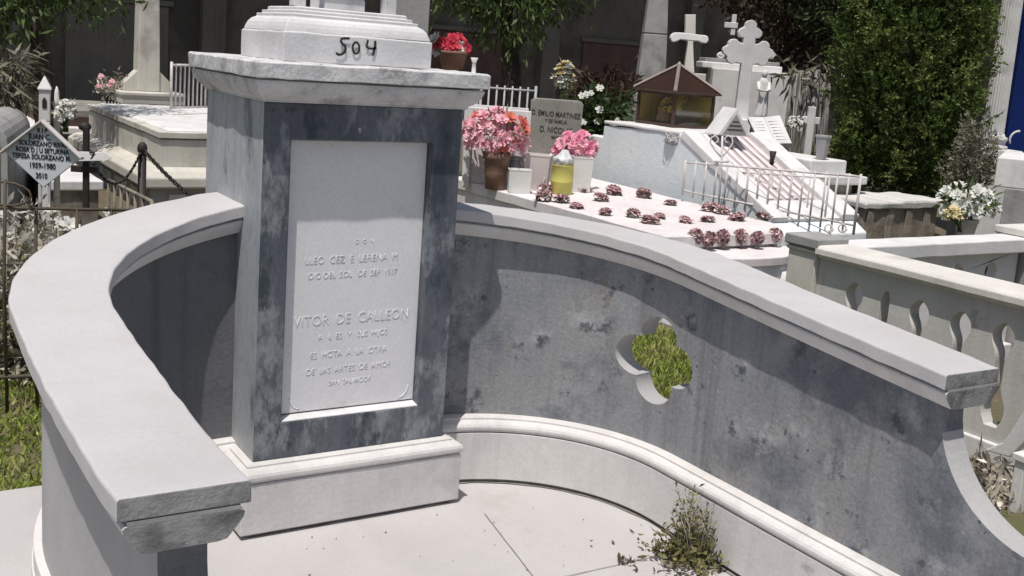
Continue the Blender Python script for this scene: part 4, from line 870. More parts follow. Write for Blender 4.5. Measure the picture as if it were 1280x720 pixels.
# ------------------------------------------------------------------ tall crosses and stones behind
d = 13.2; S = d/F
tc_ = thing('trefoil_cross', 'large white cross with rounded trefoil arms before a white headstone', 'cross', base_at(936,150,d)); O = at(935.5,66,d); O = Vector((O.x,O.y,O.z))
def tq(x, z): return O+RH*(x*S)+Zv*(z*S)
def lobe_poly():
    pts = []
    segs = [(0,1)]
    cs_ = {'t':(0,27),'l':(-21,0),'r':(21,0)}
    def arc(cx,cz,r,a0,a1,n=7): return [(cx+r*math.cos(a), cz+r*math.sin(a)) for a in np.linspace(a0,a1,n)]
    P = [(-8.5,-84),(8.5,-84),(7,-14)]
    P += arc(19,-8,7,-2.4,.2) + arc(26,1,6,-1.2,1.2) + arc(19,9,7,-.2,2.6)
    P += [(7.5,11)] + arc(9,24,6,-1.9,1.0) + arc(0,33,7.5,-.2,3.3) + arc(-9,24,6,2.1,5.0) + [(-7.5,11)]
    P += arc(-19,9,7,.55,3.3) + arc(-26,1,6,1.9,4.3) + arc(-19,-8,7,2.9,5.5) + [(-7,-14)]
    return P
cm = MB(); cm.prism([tq(x,z)-FH*.0 for x,z in lobe_poly()], FH*.11); cm.build('cross_body', M['white'], tc_, bevel=.008)
pbox(918,955,150,172,d-.12,.36).build('pedestal', M['white'], tc_, bevel=.01); pbox(908,965,172,300,d-.2,.5).build('base_block', M['white'], tc_, bevel=.01)
sg = thing('robed_statuette', 'small white robed statuette leaning against the trefoil cross on its right', 'statue', base_at(949,146,d-.12,pz(150,949,d-.12)))
s0 = at(949.5,150,d-.13); H_ = 62*S
fold = MB(); rg = []
for z_, r_ in ((0,8.4),(.12,8.0),(.3,7.0),(.48,6.2),(.6,6.4),(.72,6.8),(.80,5.0),(.84,2.2)):
    rg.append([Vector(s0)+RH*(r_*S*(1+.12*math.cos(7*a))*math.cos(a)*.9)+FH*(r_*S*.7*(1+.12*math.cos(7*a))*math.sin(a))+Zv*(z_*H_)+RH*(.015*math.sin(z_*4)) for a in np.linspace(0,2*math.pi,37)[:-1]])
fold.rings(rg, smooth=True); fold.build('robe', M['white'], sg)
hd_ = MB(); hd_.lathe(Vector(s0)+Zv*(.83*H_)+RH*.0,[(.006,0),(.026,.012),(.034,.04),(.033,.065),(.02,.09),(.003,.098)],14); hd_.build('head', M['white'], sg)
for s_ in (-1,1): MB().tube([Vector(s0)+RH*(s_*6.2*S)+Zv*(.74*H_), Vector(s0)+RH*(s_*6.6*S)-FH*.05+Zv*(.60*H_), Vector(s0)+RH*(s_*1.2*S)-FH*.09+Zv*(.58*H_)],[.024,.024,.015],8).build('sleeve', M['white'], sg)
d = 14.2
hs = thing('headstone_wall', 'broad white headstone block with moulded top behind the trefoil cross', 'gravestone', base_at(930,150,d))
pbox(881,992,88,300,d,.45).build('block', M['white'], hs, bevel=.012); pbox(878,978,80,88.3,d-.05,.55).build('top_moulding', M['white'], hs, bevel=.015); pbox(881,975,75,80.2,d-.02,.49).build('top_fillet', M['concrete'], hs, bevel=.01)
for u_ in (903, 966):
    sc_ = MB(); q = at(u_, 71, d); sc_.tube([q+RH*(.055*(1-a*.08)*math.cos(a))+Zv*(.04*(1-a*.08)*math.sin(a)+.012)+FH*.1 for a in np.linspace(0,9,24)], .02, 6); sc_.build('scroll', M['white'], hs)
d = 15.2
sc2 = thing('small_cross', 'little pale cross with dark shaft, high above the white headstone block', 'cross', base_at(915,60,d))
pbox(914.5,920,18,44,d,.05).build('upright', M['white'], sc2, bevel=.006); pbox(906,922.5,28,35,d-.006,.062).build('arm', M['white'], sc2, bevel=.006); pbox(912,919,44,300,d-.01,.08).build('shaft', M['iron'], sc2, bevel=.006)
d = 12.9; S = d/F
oc = thing('ornate_cross', 'white stone cross with rounded scroll arms above the glass case', 'cross', base_at(862,90,d))
sh_ = MB(); A_ = [at(u_,v_,d) for u_,v_ in ((855,92),(868,92),(866.5,54),(869.5,43),(870,18),(857,18),(857,43),(860,54))]; zb_ = at(861,92,d)
sh_.prism(A_, FH*.10); sh_.build('upright', M['cream'], oc, bevel=.008)
am = MB(); P_ = [(839,50),(841,53),(846,52),(851,49.5),(862,51),(873,51.5),(878,54),(883,54.5),(886,51),(885.5,46),(882,44),(875,43.5),(862,41.5),(850,40.5),(843,40.5),(839,43.5),(838,47)]
am.prism([at(u_,v_,d-.006) for u_,v_ in P_], FH*.112); am.build('arm', M['white'], oc, bevel=.012)
pbox(853,871,91,330,d-.05,.2).build('post', M['cream'], oc, bevel=.01)
d = 13.4
ob = thing('grey_obelisk', 'tall plain tapering grey obelisk behind the glass case', 'obelisk', base_at(813,95,d))
p = at(813,95,d); S = d/F; hb_ = 17*S
def sqr(h, z, x0=0): return [Vector((p.x,p.y,0))+Rz@Vector((a*h,b*h,0))+Zv*z for a,b in ((-1,-1),(1,-1),(1,1),(-1,1))]
ztp = pz(0,822,d); zmid = p.z
MB().rings([sqr(hb_*.99,zmid-.2),sqr(hb_,zmid),sqr(hb_*.855,pz(43,813,d))]).build('lower_shaft', M['concrete'], ob, bevel=.01)
MB().rings([sqr(hb_*.85,pz(43,813,d)+.008),sqr(hb_*.70,ztp),sqr(hb_*.45,ztp+1.1),sqr(.01,ztp+1.35)]).build('upper_shaft', M['concrete'], ob, bevel=.01)
MB().rings([sqr(hb_*1.25,GZ),sqr(hb_*1.25,zmid-.21)]).build('pedestal', M['concrete'], ob, bevel=.01)
# ------------------------------------------------------------------ pierced balustrade, right
bx, by = 2.92, .62
bp = thing('balustrade_post', 'square pale balustrade post with flat cap at the corner of two rails', 'post', (bx+.13, by+.12, GZ))
MB().rectstack(bx+.02, bx+.22, by+.02, by+.22, [(0,GZ),(0,.715),(.012,.72),(.012,.735)]).build('shaft', M['blue'] if False else M['cream'], bp, bevel=.006)
MB().rectstack(bx, bx+.24, by, by+.24, [(-.02,.7355),(0,.75),(0,.795),(-.004,.80)]).build('cap', M['concrete'], bp, bevel=.004)
def slot_cut(cut, P, along, nrm, z0, z1, half, kind=0):
    prof = [(0,.55),(.10,1.0),(.22,1.0),(.32,.55),(.38,.40),(.55,.46),(.68,.42),(.74,.55),(.80,.95),(.88,1.05),(.95,.85),(1.0,.2)] if kind == 0 else [(0,.5),(.1,.55),(.9,.55),(1.0,.2)]
    tt_s = np.linspace(0,1,34); ws = np.interp(tt_s,[p_[0] for p_ in prof],[p_[1] for p_ in prof])
    for _ in range(2): ws[1:-1] = (ws[:-2]+2*ws[1:-1]+ws[2:])/4
    prof = list(zip(tt_s, ws)); H = z1-z0; pts = [P+along*(half*w_)+Vector((0,0,z0+H*t_)) for t_, w_ in prof] + [P-along*(half*w_)+Vector((0,0,z0+H*t_)) for t_, w_ in reversed(prof)]
    cut.prism([p-nrm*.2 for p in pts], nrm*.4)
def pierced(root, mbox, cuts, mt_):
    pn = mbox.build('pierced_panel', mt_, root)
    for c_ in cuts:
        co = c_.build('cutter', mt_, root); bo = pn.modifiers.new('h', 'BOOLEAN'); bo.object = co; bo.operation = 'DIFFERENCE'; bo.solver = 'EXACT'
        bpy.context.view_layer.update(); me = bpy.data.meshes.new_from_object(pn.evaluated_get(bpy.context.evaluated_depsgraph_get()))
        pn.modifiers.clear(); pn.data = me; bpy.data.objects.remove(co)
    b_ = pn.modifiers.new('bevel','BEVEL'); b_.width = .006; b_.segments = 2; b_.limit_method = 'ANGLE'; b_.angle_limit = R(40)
    return pn
y0_, y1_ = -3.2, by+.019
fb = thing('balustrade', 'pierced olive grey balustrade with cream rail coming towards the camera on the right', 'balustrade', (bx+.13, (y0_+y1_)/2, GZ))
xi_ = bx+.048
cuts = []
for u_, v_, kd in ((1068,365,0),(1107,375,1),(1149,390,0),(1200,410,0),(1253,430,0)):
    q = onx(u_, v_, xi_); c_ = MB(); slot_cut(c_, Vector((xi_, q.y, 0)), Vector((0,1,0)), Vector((1,0,0)), .13, .615, .056, kd); cuts.append(c_)
for k in range(9):
    c_ = MB(); slot_cut(c_, Vector((xi_, -.80-.215*k, 0)), Vector((0,1,0)), Vector((1,0,0)), .13, .615, .056); cuts.append(c_)
pierced(fb, MB().bb(xi_, xi_+.075, y0_, y1_, .06, .70), cuts, M['olive'])
rl = MB(); rl.rings([[(x,y,z) for x,z in ((bx+.03,.7005),(bx+.03,.715),(bx,.722),(bx,.755),(bx+.015,.77),(bx+.25,.77),(bx+.265,.755),(bx+.265,.722),(bx+.22,.715),(bx+.22,.7005))] for y in (y1_-.002, y0_)]); rl.build('rail', M['rail'], fb, bevel=.004, wob=.004, wobs=5, sub=.2)
MB().bb(bx+.03, bx+.24, y0_, y1_, GZ-.02, .0595).build('kerb', M['white'], fb, bevel=.008)
x0_, x1_ = bx+.24+.021-.02, bx+1.95
rb = thing('balustrade', 'shorter pierced balustrade with chipped white rail running away from the corner post', 'balustrade', ((x0_+x1_)/2, by+.1, GZ))
cuts = []
for i, u_ in enumerate((1198, 1240)):
    q = ony(u_, 320, by+.10); c_ = MB(); slot_cut(c_, Vector((q.x, by+.10, 0)), Vector((1,0,0)), Vector((0,1,0)), .13, .60, .06); cuts.append(c_)
pierced(rb, MB().bb(x0_, x1_, by+.09, by+.16, .06, .66), cuts, M['white'])
MB().bb(x0_, x1_, by+.02, by+.23, .6605, .745).build('rail', M['white'], rb, bevel=.008, wob=.005, wobs=6, sub=.15)
MB().bb(x0_, x1_, by+.04, by+.22, GZ-.02, .0595).build('kerb', M['white'], rb, bevel=.008)
ep = thing('balustrade_post', 'squat balustrade end post with flat cap at the right picture edge', 'post', (x1_+.15, by+.12, GZ))
MB().rectstack(x1_+.02, x1_+.28, by, by+.26, [(0,GZ),(0,.735)]).build('shaft', M['concrete'], ep, bevel=.006)
MB().rectstack(x1_+.001, x1_+.31, by-.03, by+.29, [(-.02,.7355),(0,.75),(0,.79),(-.004,.795)]).build('cap', M['rail'], ep, bevel=.004)
# broken white slab leaning at the foot of the front balustrade
q0 = Vector((2.80,-.50,-.03))
sb = thing('marble_slab', 'white broken marble slab leaning against the balustrade foot, lower right', 'slab', q0)
P4 = [onx(1229,563,2.80), onx(1253,553,2.80), onx(1262,541,2.80), onx(1300,480,2.80), onx(1312,520,2.80), onx(1262,572,2.80)]
m_ = MB(); m_.prism(P4, (.05,0,.0)); m_.build('slab', M['white'], sb, bevel=.006)
pb2 = thing('low_pier', 'small white pier with dark gap at the lower right picture edge', 'post', (2.6,-.86,GZ)); q = onx(1264,640,2.55)
MB().bb(2.55,2.60,q.y-.025,q.y+.02,GZ,q.z+.22).build('shaft', M['white'], pb2, bevel=.004)
MB().bb(2.54,2.61,q.y-.35,q.y+.03,q.z+.2205,q.z+.25).build('cap', M['white'], pb2, bevel=.004)

# ------------------------------------------------------------------ tan stone tomb, stepped tomb, lilies
zt = .62; c = onz(1083,253,zt); L_ = onx(1028,222,c.x); R_ = ony(1181,249,c.y)
x1, y1 = R_.x, min(L_.y, c.y+2.2)
tt_ = thing('stone_tomb', 'weathered tan stone box tomb with stained pale two-piece lid', 'tomb', ((c.x+x1)/2,(c.y+y1)/2,GZ))
MB().rectstack(c.x,x1,c.y,y1,[(-.03,GZ),(-.03,zt-.0605)]).build('body', M['tan'], tt_, bevel=.01, wob=.015, wobs=6, sub=.12)
xm = c.x+(x1-c.x)*.47
MB().rectstack(c.x,xm-.004,c.y,y1,[(0,zt-.06),(.004,zt-.02),(-.004,zt)]).build('lid_slab', M['slabw'], tt_, bevel=.008, wob=.012, wobs=7, sub=.1)
MB().rectstack(xm+.004,x1,c.y,y1,[(0,zt-.06),(.004,zt-.012),(-.004,zt+.012)]).build('lid_slab', M['slabw'], tt_, bevel=.008, wob=.012, wobs=7, sub=.1)
for i in range(4):
    xx = c.x+.06+i*(x1-c.x)*.24; MB().bb(xx, xx+.09, c.y+.012, c.y+.03, .0, zt-.08).build('end_pilaster', M['tan'], tt_, bevel=.01, wob=.01, wobs=9, sub=.08)
d = 9.0; c = at(1252,206,d)
stt = thing('stepped_tomb', 'plain two-step grey white tomb cut by the right picture edge', 'tomb', (c.x,c.y,GZ))
pbox(1251.5,1420,205,243,d,1.2,-.46).build('upper_step', M['white'], stt, bevel=.008)
pbox(1255,1420,243.3,360,d+.02,1.15,-.46).build('lower_step', M['concrete'], stt, bevel=.008)
d = 7.7; lp = at(1206,296,d)
pt = thing('flower_pot', 'small pale pot of white lilies standing before the tan stone tomb', 'flower pot', (lp.x,lp.y,GZ)); S = d/F
MB().lathe((lp.x,lp.y,lp.z-.02),[(9*S,0),(13*S,22*S),(14*S,22.5*S),(14*S,26*S),(12*S,26*S),(.002,20*S)],18).build('pot_body', M['cream'], pt)
MB().lathe((lp.x,lp.y,GZ),[(.12,0),(.12,lp.z-.021-GZ)],12).build('stand', M['concrete'], pt)
LT = bouquet('white_lilies', 'spreading bunch of white lilies with green leaves beside the tan stone tomb', 'flowers', at(1212,256,d), 36*S, 24*S, 26*S, 20, 10.5*S, M['wpetal'], M['leaf'], Vector((lp.x,lp.y,lp.z+.09)), nleaf=150, leafL=.10)
bouquet('yellow_flowers', 'small pale yellow blossoms low in front of the white lilies', 'flowers', at(1194,268,d-.12), 10*S, 9*S, 8*S, 9, 5.5*S, M['ypetal'], M['leaf'], at(1200,290,d-.1), nleaf=30, leafL=.05)
bouquet('yellow_flowers', 'tall pale yellow flower spray standing against the dark wall', 'flowers', at(706,98,11.2), 11*S*1.45, 22*S*1.45, 9*S, 26, 6*S*1.4, [M['ypetal'],M['wpetal'],M['ypetal']], M['dry'], at(704,150,11.2), nleaf=40, leafL=.08)

# ------------------------------------------------------------------ blue mausoleum with fluted column
d = 11.3; S = d/F
ms = thing('mausoleum', 'white mausoleum corner with fluted column and royal blue wall, right edge', 'mausoleum', base_at(1262,200,d))
p = at(1251,168,d); zb_ = pz(168,1251,d); ztop_ = zb_+2.6; r0 = 13.5*S; prof = []; fl = MB(); rg = []
p = p + FH*.2
for z_ in (zb_, zb_+.6, zb_+1.3, ztop_):
    t_ = (z_-zb_)/2.6; rr = r0*(1-.14*t_); rg.append([Vector((p.x,p.y,z_))+Vector((math.cos(a),math.sin(a),0))*rr*(1-.075*(k%4 in (1,2))) for k, a in enumerate(np.linspace(0,2*math.pi,97)[:-1])])
fl.rings(rg); fl.build('fluted_shaft', M['column'], ms)
MB().lathe((p.x,p.y,zb_-.16),[(r0*1.45,0),(r0*1.45,.03),(r0*1.25,.04),(r0*1.22,.065),(r0*1.36,.085),(r0*1.36,.12),(r0*1.12,.135),(r0*1.05,.16)],32).build('column_base', M['column'], ms)
MB().box((p.x,p.y,(zb_-.161+GZ)/2),(.46,.46,zb_-.161-GZ),YAW+.2).build('column_pedestal', M['column'], ms, bevel=.01)
MB().lathe((p.x,p.y,ztop_),[(r0*.9,0),(r0*1.3,.06),(r0*1.3,.12)],32).build('capital', M['column'], ms)
q = at(1266,120,d+.7); a = YAW; fX = Matrix.Rotation(a,3,'Z')
MB().box(Vector((q.x,q.y,0))+fX@Vector((.9,.1,1.55)),(1.8,.2,3.2),a).build('blue_wall', M['royal'], ms)
MB().box(Vector((q.x,q.y,0))+fX@Vector((.8,-.3,ztop_+.33)),(2.9,1.6,.42),a).build('entablature', M['column'], ms, bevel=.02)
MB().box(Vector((q.x,q.y,0))+fX@Vector((1.0,-.2,.0)),(2.1,.9,.5),a).build('threshold', M['column'], ms, bevel=.01)
st_ = MB(); q2 = at(1274,172,d+.62); st_.tube([q2+Zv*(-.03+.10*math.sin(t))+RH*(.10*math.cos(t)) for t in np.linspace(1.6,3.6,9)], .012, 6); st_.build('white_swirl', M['white'], ms)

# ------------------------------------------------------------------ vegetation
Bm = np.array([list(RH), list(FH), [0,0,1]])
def crown(name, T, centers, n, L, Wd, mt_, droop=.5, clump=14, cr=.12, shell=.55):
    """leaf clumps through a union of ellipsoids: centers = [(world, (ru, rd, rv))]"""
    Pn, Dn = [], []
    vol = np.array([a*b*c for _,(a,b,c) in centers]); vol = vol/vol.sum()
    for (c, (a,b,e)), f in zip(centers, vol):
        k = max(8, int(n*f/clump)); dirs = unit(RNG.normal(size=(k,3))); rad = RNG.uniform(shell,1.0,(k,1))
        cc = np.array(c) + (dirs*rad*np.array([a,b,e]))@Bm
        base = np.repeat(cc, clump, 0); dd = np.repeat(dirs@Bm, clump, 0)
        Pn.append(base + RNG.normal(size=base.shape)*cr); Dn.append(dd*.6 + RNG.normal(size=base.shape)*.7 - np.array([0,0,droop]))
    Pn = np.vstack(Pn); Dn = np.vstack(Dn); m_ = len(Pn)
    V, Q = leaves(Pn, Dn, L*RNG.uniform(.6,1.3,m_), Wd*RNG.uniform(.7,1.2,m_)); return np_mesh(name, V, Q, mt_, T)
def trunk(T, base, top, r0, r1, mt_, limbs=()):
    tb_ = MB(); pts = [Vector(base).lerp(Vector(top), i/8) + Vector((math.sin(i*1.7)*.03, math.cos(i*1.3)*.03, 0)) for i in range(9)]
    tb_.tube(pts, [r0*(1.25 if i == 0 else 1)*(1-i/8)+r1*i/8 for i in range(9)], 10).build('trunk', mt_, T)
    for e_ in limbs:
        s0_ = pts[6]; lb = MB(); lb.tube([s0_, s0_.lerp(Vector(e_),.5)+Vector((0,0,.12)), Vector(e_)], [r1*.9, r1*.6, r1*.25], 7); lb.build('limb', mt_, T)
# thuja on the right
d = 11.2; S = d/F; c0 = at(1133,110,d)
th_ = thing('thuja_tree', 'dense dark green thuja with curled sprays, before the fluted column', 'tree', base_at(1142,250,d))
bl_ = th_.location.copy(); trunk(th_, bl_, (c0.x,c0.y,3.2), .11, .03, M['bark'])
def thuja(T, base, ztop, zbot, rmax, nplume, mt_, name='crown', seed=1, scale=1.0):
    """plumes stand up along the outside of the column, each a fan of curled sprays"""
    rng = np.random.default_rng(seed); n = nplume
    t = rng.uniform(0,1,n)**.9; z = zbot+(ztop-zbot)*t; ang = rng.uniform(0,2*np.pi,n)
    prof = rmax*np.interp(t,[0,.08,.3,.55,.8,1],[.62,.86,1.0,.98,.8,.15])
    lump = 1+.10*np.sin(3*ang+5*t*6)+.08*np.sin(7*ang-9*t*5+1)
    rad = prof*lump*np.where(rng.random(n)<.7, rng.uniform(.82,1.0,n), rng.uniform(.35,.8,n))
    C = np.stack([base[0]+rad*np.cos(ang), base[1]+rad*np.sin(ang), z],1)
    out = np.stack([np.cos(ang),np.sin(ang),np.zeros(n)],1)
    pax = unit(out*rng.uniform(.15,.55,(n,1))+np.array([0,0,1.])+rng.normal(size=(n,3))*.22); pL = rng.uniform(.22,.46,n)*scale
    Ns = 15; C2 = []; A2 = []
    for s_ in range(Ns):
        f = (s_+.5)/Ns; th = rng.uniform(0,6.28,n); sd = unit(np.cross(pax, np.stack([np.cos(th),np.sin(th),.3*np.ones(n)],1)))
        C2.append(C + pax*(pL*f)[:,None] + sd*(.055*scale*(1-.6*f))); A2.append(unit(pax*.8 + sd*rng.uniform(.35,1.0,(n,1)) + out*.25))
    C2 = np.vstack(C2); A2 = np.vstack(A2); m_ = len(C2); side = unit(np.cross(A2, rng.normal(size=(m_,3)))); up_ = np.cross(side, A2)
    K = 9; Ls = rng.uniform(.07,.13,m_)*scale; Pq, Dq, Lq = [], [], []
    for k in range(K):
        f = (k+.3)/K; bend = up_*(f*f*.6); sg_ = 1 if k % 2 else -1
        Pq.append(C2 + (A2*f+bend)*Ls[:,None]); Dq.append(unit(A2*.75+bend*1.3+side*sg_*.7*(1-.35*f)+rng.normal(size=(m_,3))*.12)); Lq.append(.05*scale*(1.1-.6*f)*np.ones(m_))
    V, Q = leaves(np.vstack(Pq), np.vstack(Dq), np.concatenate(Lq), .021*scale, .15)
    return np_mesh(name, V, Q, mt_, T)
thuja(th_, (c0.x,c0.y), c0.z+1.75, pz(262,1140,d), 75*S, 900, M['thuja'], seed=3)
th2 = thing('dry_thuja', 'small grey half dried thuja bush at the foot of the fluted column', 'shrub', base_at(1218,245,9.9)); S2 = 9.9/F
b2 = th2.location.copy(); trunk(th2, b2, b2+Vector((0,0,.9)), .03, .01, M['bark']); q = at(1219,212,9.9); thuja(th2, (q.x,q.y), pz(182,1219,9.9), pz(252,1219,9.9), 17*S2, 46, M['greydry'], seed=8, scale=.7)
# grey streaked stems beside it
d = 12.4
gsT = thing('bare_stems', 'cluster of pale grey streaked bare stems beside the thuja', 'plant', base_at(1012,170,d))
for i, (u0_, u1_, v0_, r_) in enumerate(((992,988,92,.045),(1001,1000,88,.05),(1012,1010,86,.055),(1022,1020,87,.05),(1030,1033,92,.045),(1036,1040,104,.035))):
    t0_ = at(u0_, v0_, d); b0_ = base_at(u1_, 175, d); MB().tube([b0_, b0_.lerp(t0_,.5)+Vector((.02*math.sin(i*2),.02,0)), t0_], [r_*1.2, r_, r_*.7], 8).build('stem', M['greybark'], gsT)
n_ = 80; tp_ = np.array(at(1012,92,d)); Pq = tp_+ (RNG.normal(size=(n_,3))*np.array([.2,.12,.09]))@Bm; V, Q = leaves(Pq, RNG.normal(size=(n_,3))-np.array([0,0,.9]), RNG.uniform(.12,.3,n_), .035); np_mesh('dry_leaves', V, Q, M['greydry'], gsT)
# trees whose crowns hang into the top of the picture
def tree(label, ub, vb, d, cents, n, L, Wd, mt_, name='broadleaf_tree', droop=.5, r0=.14):
    T = thing(name, label, 'tree', base_at(ub, vb, d)); cs_ = [(at(u_,v_,d+dd_), (ru*d/F, rd, rv*d/F)) for u_,v_,dd_,ru,rd,rv in cents]
    top = Vector(cs_[0][0]); trunk(T, T.location.copy(), top, r0, r0*.4, M['bark'], [Vector(c[0]) for c in cs_[1:4]])
    crown('crown', T, cs_, n, L, Wd, mt_, droop); return T
tree('broadleaf tree with drooping lit leaves in the top left corner', 72, 130, 10.8, [(30,-75,0,95,.8,105),(110,-60,.3,70,.7,85),(-40,-30,-.2,70,.8,90),(15,20,-.3,40,.4,38)], 4600, .13, .036, M['leaf'], droop=.9)
tree('broadleaf tree hanging green leaves over the top centre, above the red flowers', 655, 140, 13.2, [(630,-60,0,95,.9,95),(560,-45,.2,60,.7,60),(700,-40,.2,50,.7,62),(640,20,-.2,55,.5,42)], 6000, .13, .036, M['leaf'], droop=1.0, r0=.17)
tree('dark reddish tree standing behind the white headstone, left of the thuja', 985, 120, 16.2, [(985,-10,0,75,.9,85),(940,-50,.3,60,.8,70),(1030,40,.2,50,.7,70),(975,60,-.2,50,.5,42)], 5600, .12, .050, M['redleaf'], droop=.2, r0=.15)
tree('dark green tree filling the gap between the thuja and the top edge', 1075, 120, 15.2, [(1060,-40,0,80,.9,90),(1010,-30,.2,60,.7,70),(1180,-40,.3,90,.8,80)], 4200, .12, .050, M['darkleaf'], droop=.3, r0=.15)
def shrub(label, u_, v_, d, ru, rv, n, L, Wd, mt_, name='shrub', fl=None, nf=0, droop=.1):
    T = thing(name, label, 'shrub', base_at(u_, v_, d)); c = at(u_, v_, d); S = d/F; cs_ = [(c,(ru*S,.3,rv*S)), (c+RH*ru*S*.5-Zv*rv*S*.5,(ru*S*.6,.25,rv*S*.6)), (c-RH*ru*S*.5-Zv*rv*S*.5,(ru*S*.6,.25,rv*S*.6))]
    st_ = MB(); b0_ = base_at(u_, v_, d)
    for k in range(5): st_.tube([b0_+RH*(.03*k-.06), c+RH*((k-2)*.3*ru*S)], .012, 5)
    st_.build('stems', M['bark'], T); crown('foliage', T, cs_, n, L, Wd, mt_, droop, 10, .06, .3)
    for k in range(nf):
        dq = Vector(RNG.normal(size=3)).normalized(); p = c+RH*(dq.x*ru*S)+Zv*(abs(dq.z)*rv*S*random.choice((1,-.4)))-FH*.25; blossom_mesh(MB(), p, -FH+Zv*.6, random.uniform(.03,.05), 6, 2, .6).build('blossom', fl, T)
    return T
shrub('dark leafy bush with white flowers left of the glass case', 752, 145, 11.0, 38, 36, 1500, .10, .035, M['darkleaf'], fl=M['wpetal'], nf=12)
shrub('dry reddish brown bush behind the white flowered bush', 755, 108, 11.6, 40, 18, 700, .11, .03, M['redleaf'], droop=-.3)
shrub('dusty grey and pink dried plant left of the tall shaft', 142, 106, 13.6, 15, 12, 240, .09, .03, M['dry'], fl=M['pink'], nf=4)
shrub('pale narrow leaved plant in the shade at the left picture edge', 12, 95, 10.0, 22, 40, 420, .22, .030, M['greydry'], droop=.9)
bouquet('white_flowers', 'heap of white flowers behind the diamond plate, right of the small chapel', 'flowers', at(81,140,7.5), 12*7.5/F, 15*7.5/F, .06, 20, 5*7.5/F, M['wpetal'], M['dry'], at(82,165,7.5), nleaf=50, leafL=.06)

# the weed growing from the terrace joint
q = onz(862,700,0); wd_ = thing('weed', 'scraggly olive weed growing from the terrace joint at the curved wall foot', 'weed', q)
Pl, Dl, sm_ = [], [], MB()
for k in range(60):
    a = random.uniform(0,6.28); h = random.uniform(.06,.25); sp_ = random.uniform(.01,.11); b0_ = q+Vector((random.uniform(-.05,.05),random.uniform(-.05,.05),0)); e_ = b0_+Vector((math.cos(a)*sp_,math.sin(a)*sp_*.8,h)); md = b0_.lerp(e_,.5)+Vector((-math.cos(a)*sp_*.2,0,h*.12))
    sm_.tube([b0_,md,e_],[.0020,.0016,.0007],4)
    for t_ in np.linspace(.2,1,9): pp = b0_.lerp(md,t_*2) if t_ < .5 else md.lerp(e_,t_*2-1); Pl.append(pp); Dl.append(Vector(RNG.normal(size=3))+Vector((0,0,.5)))
sm_.build('stems', M['dry'], wd_)
V, Q = leaves(Pl, Dl, RNG.uniform(.012,.034,len(Pl)), .009); np_mesh('leaves', V, Q, M['weed'], wd_)
n_ = 650; Pq = np.array(q)+np.array([0,0,.015])+RNG.normal(size=(n_,3))*np.array([.065,.055,.03]); Pq[:,2] = np.abs(Pq[:,2])+.004
V, Q = leaves(Pq, RNG.normal(size=(n_,3))+np.array([0,0,.6]), RNG.uniform(.015,.045,n_), .013); np_mesh('low_leaves', V, Q, M['weed'], wd_)
n_ = 160; Pq = np.array(q)+RNG.normal(size=(n_,3))*np.array([.12,.09,.012]); Pq[:,2] = np.abs(Pq[:,2])+.004
V, Q = leaves(Pq, RNG.normal(size=(n_,3)), RNG.uniform(.012,.03,n_), .012); np_mesh('dry_leaves', V, Q, M['weedseed'], wd_)  # brown seed heads of the weed, drawn as leaf flakes
q = onz(780,704,0); w2 = thing('weed', 'tiny dark weed sprouting from the slab joint left of the big weed', 'weed', q)
n_ = 34; Pq = np.array(q)+RNG.normal(size=(n_,3))*np.array([.012,.010,.006]); Pq[:,2] = np.abs(Pq[:,2])
V, Q = leaves(Pq, RNG.normal(size=(n_,3))+np.array([0,0,.5]), RNG.uniform(.012,.035,n_), .009); np_mesh('leaves', V, Q, M['weedseed'], w2)
dq = MB(); qd = onz(862,700,0); rim = []
for k in range(40):
    a = k*math.pi/20; rr = .085*(1+.45*mnoise.noise(Vector((math.cos(a)*2.3, math.sin(a)*2.3, 4.1)))); rim.append((qd.x+rr*1.25*math.cos(a), qd.y+rr*.8*math.sin(a), .0055))
dq.add(rim, [tuple(range(40))]); setp(dq.build('soil_patch', M['dirt']), 'thin patch of soil under the weed on the terrace', 'soil', kind='stuff')
# crumbs of leaf litter on the slabs
n_ = 70; Pq = np.stack([RNG.uniform(-.3,.95,n_), RNG.uniform(-1.6,-.1,n_), np.full(n_,.004)],1); V, Q = leaves(Pq, RNG.normal(size=(n_,3))*np.array([1,1,.15]), RNG.uniform(.004,.014,n_), .006); setp(np_mesh('leaf_litter', V, Q, M['weedseed']), 'scattered dark crumbs of leaf litter on the pale terrace', 'litter', kind='stuff')

# grass where it shows: left of the apron and behind the quatrefoil
def grass(name, label, regs, n, h):
    Pn = np.vstack([np.stack([RNG.uniform(a,b,int(n*f)), RNG.uniform(c,e,int(n*f)), np.full(int(n*f),GZ)],1) for a,b,c,e,f in regs]); m_ = len(Pn)
    V, Q = leaves(Pn, RNG.normal(size=(m_,3))*.75+np.array([0,0,1]), h*RNG.uniform(.5,1.4,m_), .011, .1); setp(np_mesh(name, V, Q, M['grass']), label, 'grass', kind='stuff')
grass('grass', 'bright green grass beside the terrace and behind the quatrefoil opening', [(-2.6,.1,.66,3.6,.45),(1.35,3.05,.2,4.2,.55)], 70000, .048)
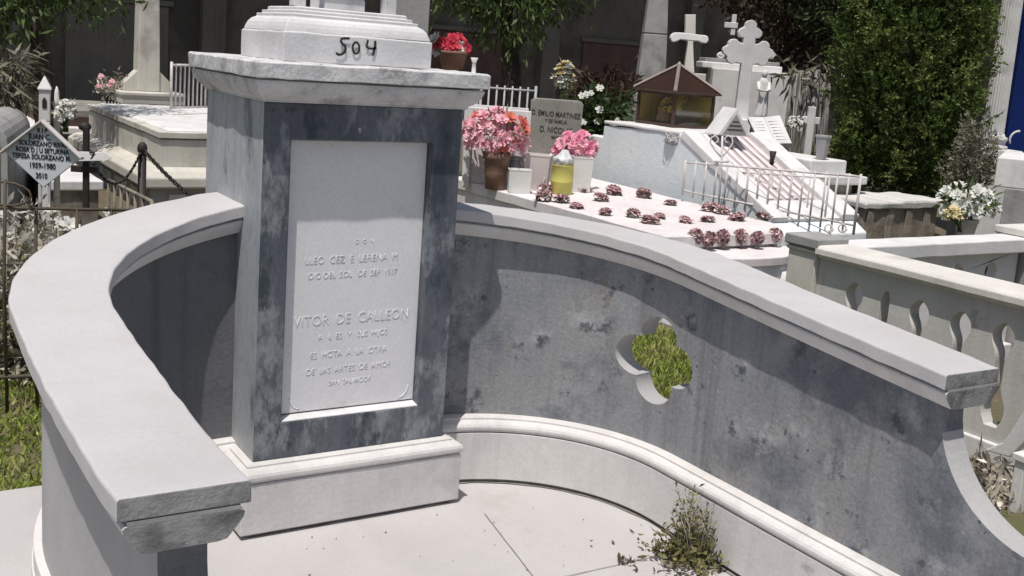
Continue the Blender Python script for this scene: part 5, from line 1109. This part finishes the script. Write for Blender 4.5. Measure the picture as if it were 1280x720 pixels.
# heap of dry flowers and stalks behind the low iron fence
n_ = 5200; cA = onz(60,330,.25); Pq = np.array([0,0,0])+np.stack([RNG.uniform(0,1,n_)*0,RNG.uniform(0,1,n_)*0,RNG.uniform(0,1,n_)*0],1)
d_ = RNG.uniform(4.9,6.2,n_); u_ = RNG.uniform(-40,190,n_)
PP = np.array([list(base_at(a,300,b)) for a,b in zip(u_,d_)]); hmax = .62*np.exp(-((u_-40)/95)**2)+.12; PP[:,2] = GZ+RNG.uniform(0,1,n_)**1.3*hmax
V, Q = leaves(PP, RNG.normal(size=(n_,3))+np.array([0,0,.25]), RNG.uniform(.03,.11,n_), RNG.uniform(.008,.028,n_)); setp(np_mesh('dry_plants', V, Q, M['dry']), 'tangle of dry pale stalks and leaves behind the low iron fence', 'dry plants', kind='stuff')
n_ = 1500; d_ = RNG.uniform(5.0,6.4,n_); u_ = RNG.uniform(-40,190,n_); PP = np.array([list(base_at(a,300,b)) for a,b in zip(u_,d_)]); PP[:,2] = GZ+RNG.uniform(0,.5,n_)
V, Q = leaves(PP, RNG.normal(size=(n_,3))+np.array([0,0,.6]), RNG.uniform(.06,.14,n_), RNG.uniform(.02,.04,n_)); setp(np_mesh('green_weeds', V, Q, M['weed']), 'low green weeds mixed through the dry stalks', 'weeds', kind='stuff')
for k in range(30):
    u_, v_ = random.uniform(0,135), random.uniform(262,385)
    if v_ > 400-u_*.95: continue
    dd_ = random.uniform(5.0,5.6); pp = at(u_,v_,dd_); T = thing('fallen_flower', 'loose white silk flower lying in the dry heap, lower left', 'flower', pp, 0, 'white flowers in the dry heap')
    blossom_mesh(MB(), pp, Vector(RNG.normal(size=3))+Vector((-.3,-.5,.9)), random.uniform(.02,.05), 6, 2, .5).build('petals', M['wpetal'], T)
    MB().tube([pp, pp-Vector((.02,.0,max(.05,pp.z-GZ)*.98))], .004, 4).build('stem', M['dry'], T)
# rubble behind the wall end, lower right
n_ = 90; rb_ = MB()
for k in range(n_):
    p = onz(random.uniform(1200,1275), random.uniform(560,640), GZ); s_ = random.uniform(.015,.06); rb_.box(p+Vector((0,0,s_*.3)), (s_,s_*.8,s_*.6), M=Matrix.Rotation(random.uniform(0,3),3,Vector((random.random(),random.random(),random.random()+.1)).normalized()))
setp(rb_.build('rubble', M['rubble']), 'broken stones and earth behind the end of the curved wall', 'rubble', kind='stuff')
n_ = 500; PP = np.array([list(onz(a,b,GZ)) for a,b in zip(RNG.uniform(1195,1285,n_),RNG.uniform(548,645,n_))]); PP[:,2] += RNG.uniform(0,.08,n_)
V, Q = leaves(PP, RNG.normal(size=(n_,3))+np.array([0,0,.2]), RNG.uniform(.03,.1,n_), .02); setp(np_mesh('dead_leaves', V, Q, M['dry']), 'dead leaves strewn over the rubble at lower right', 'dead leaves', kind='stuff')
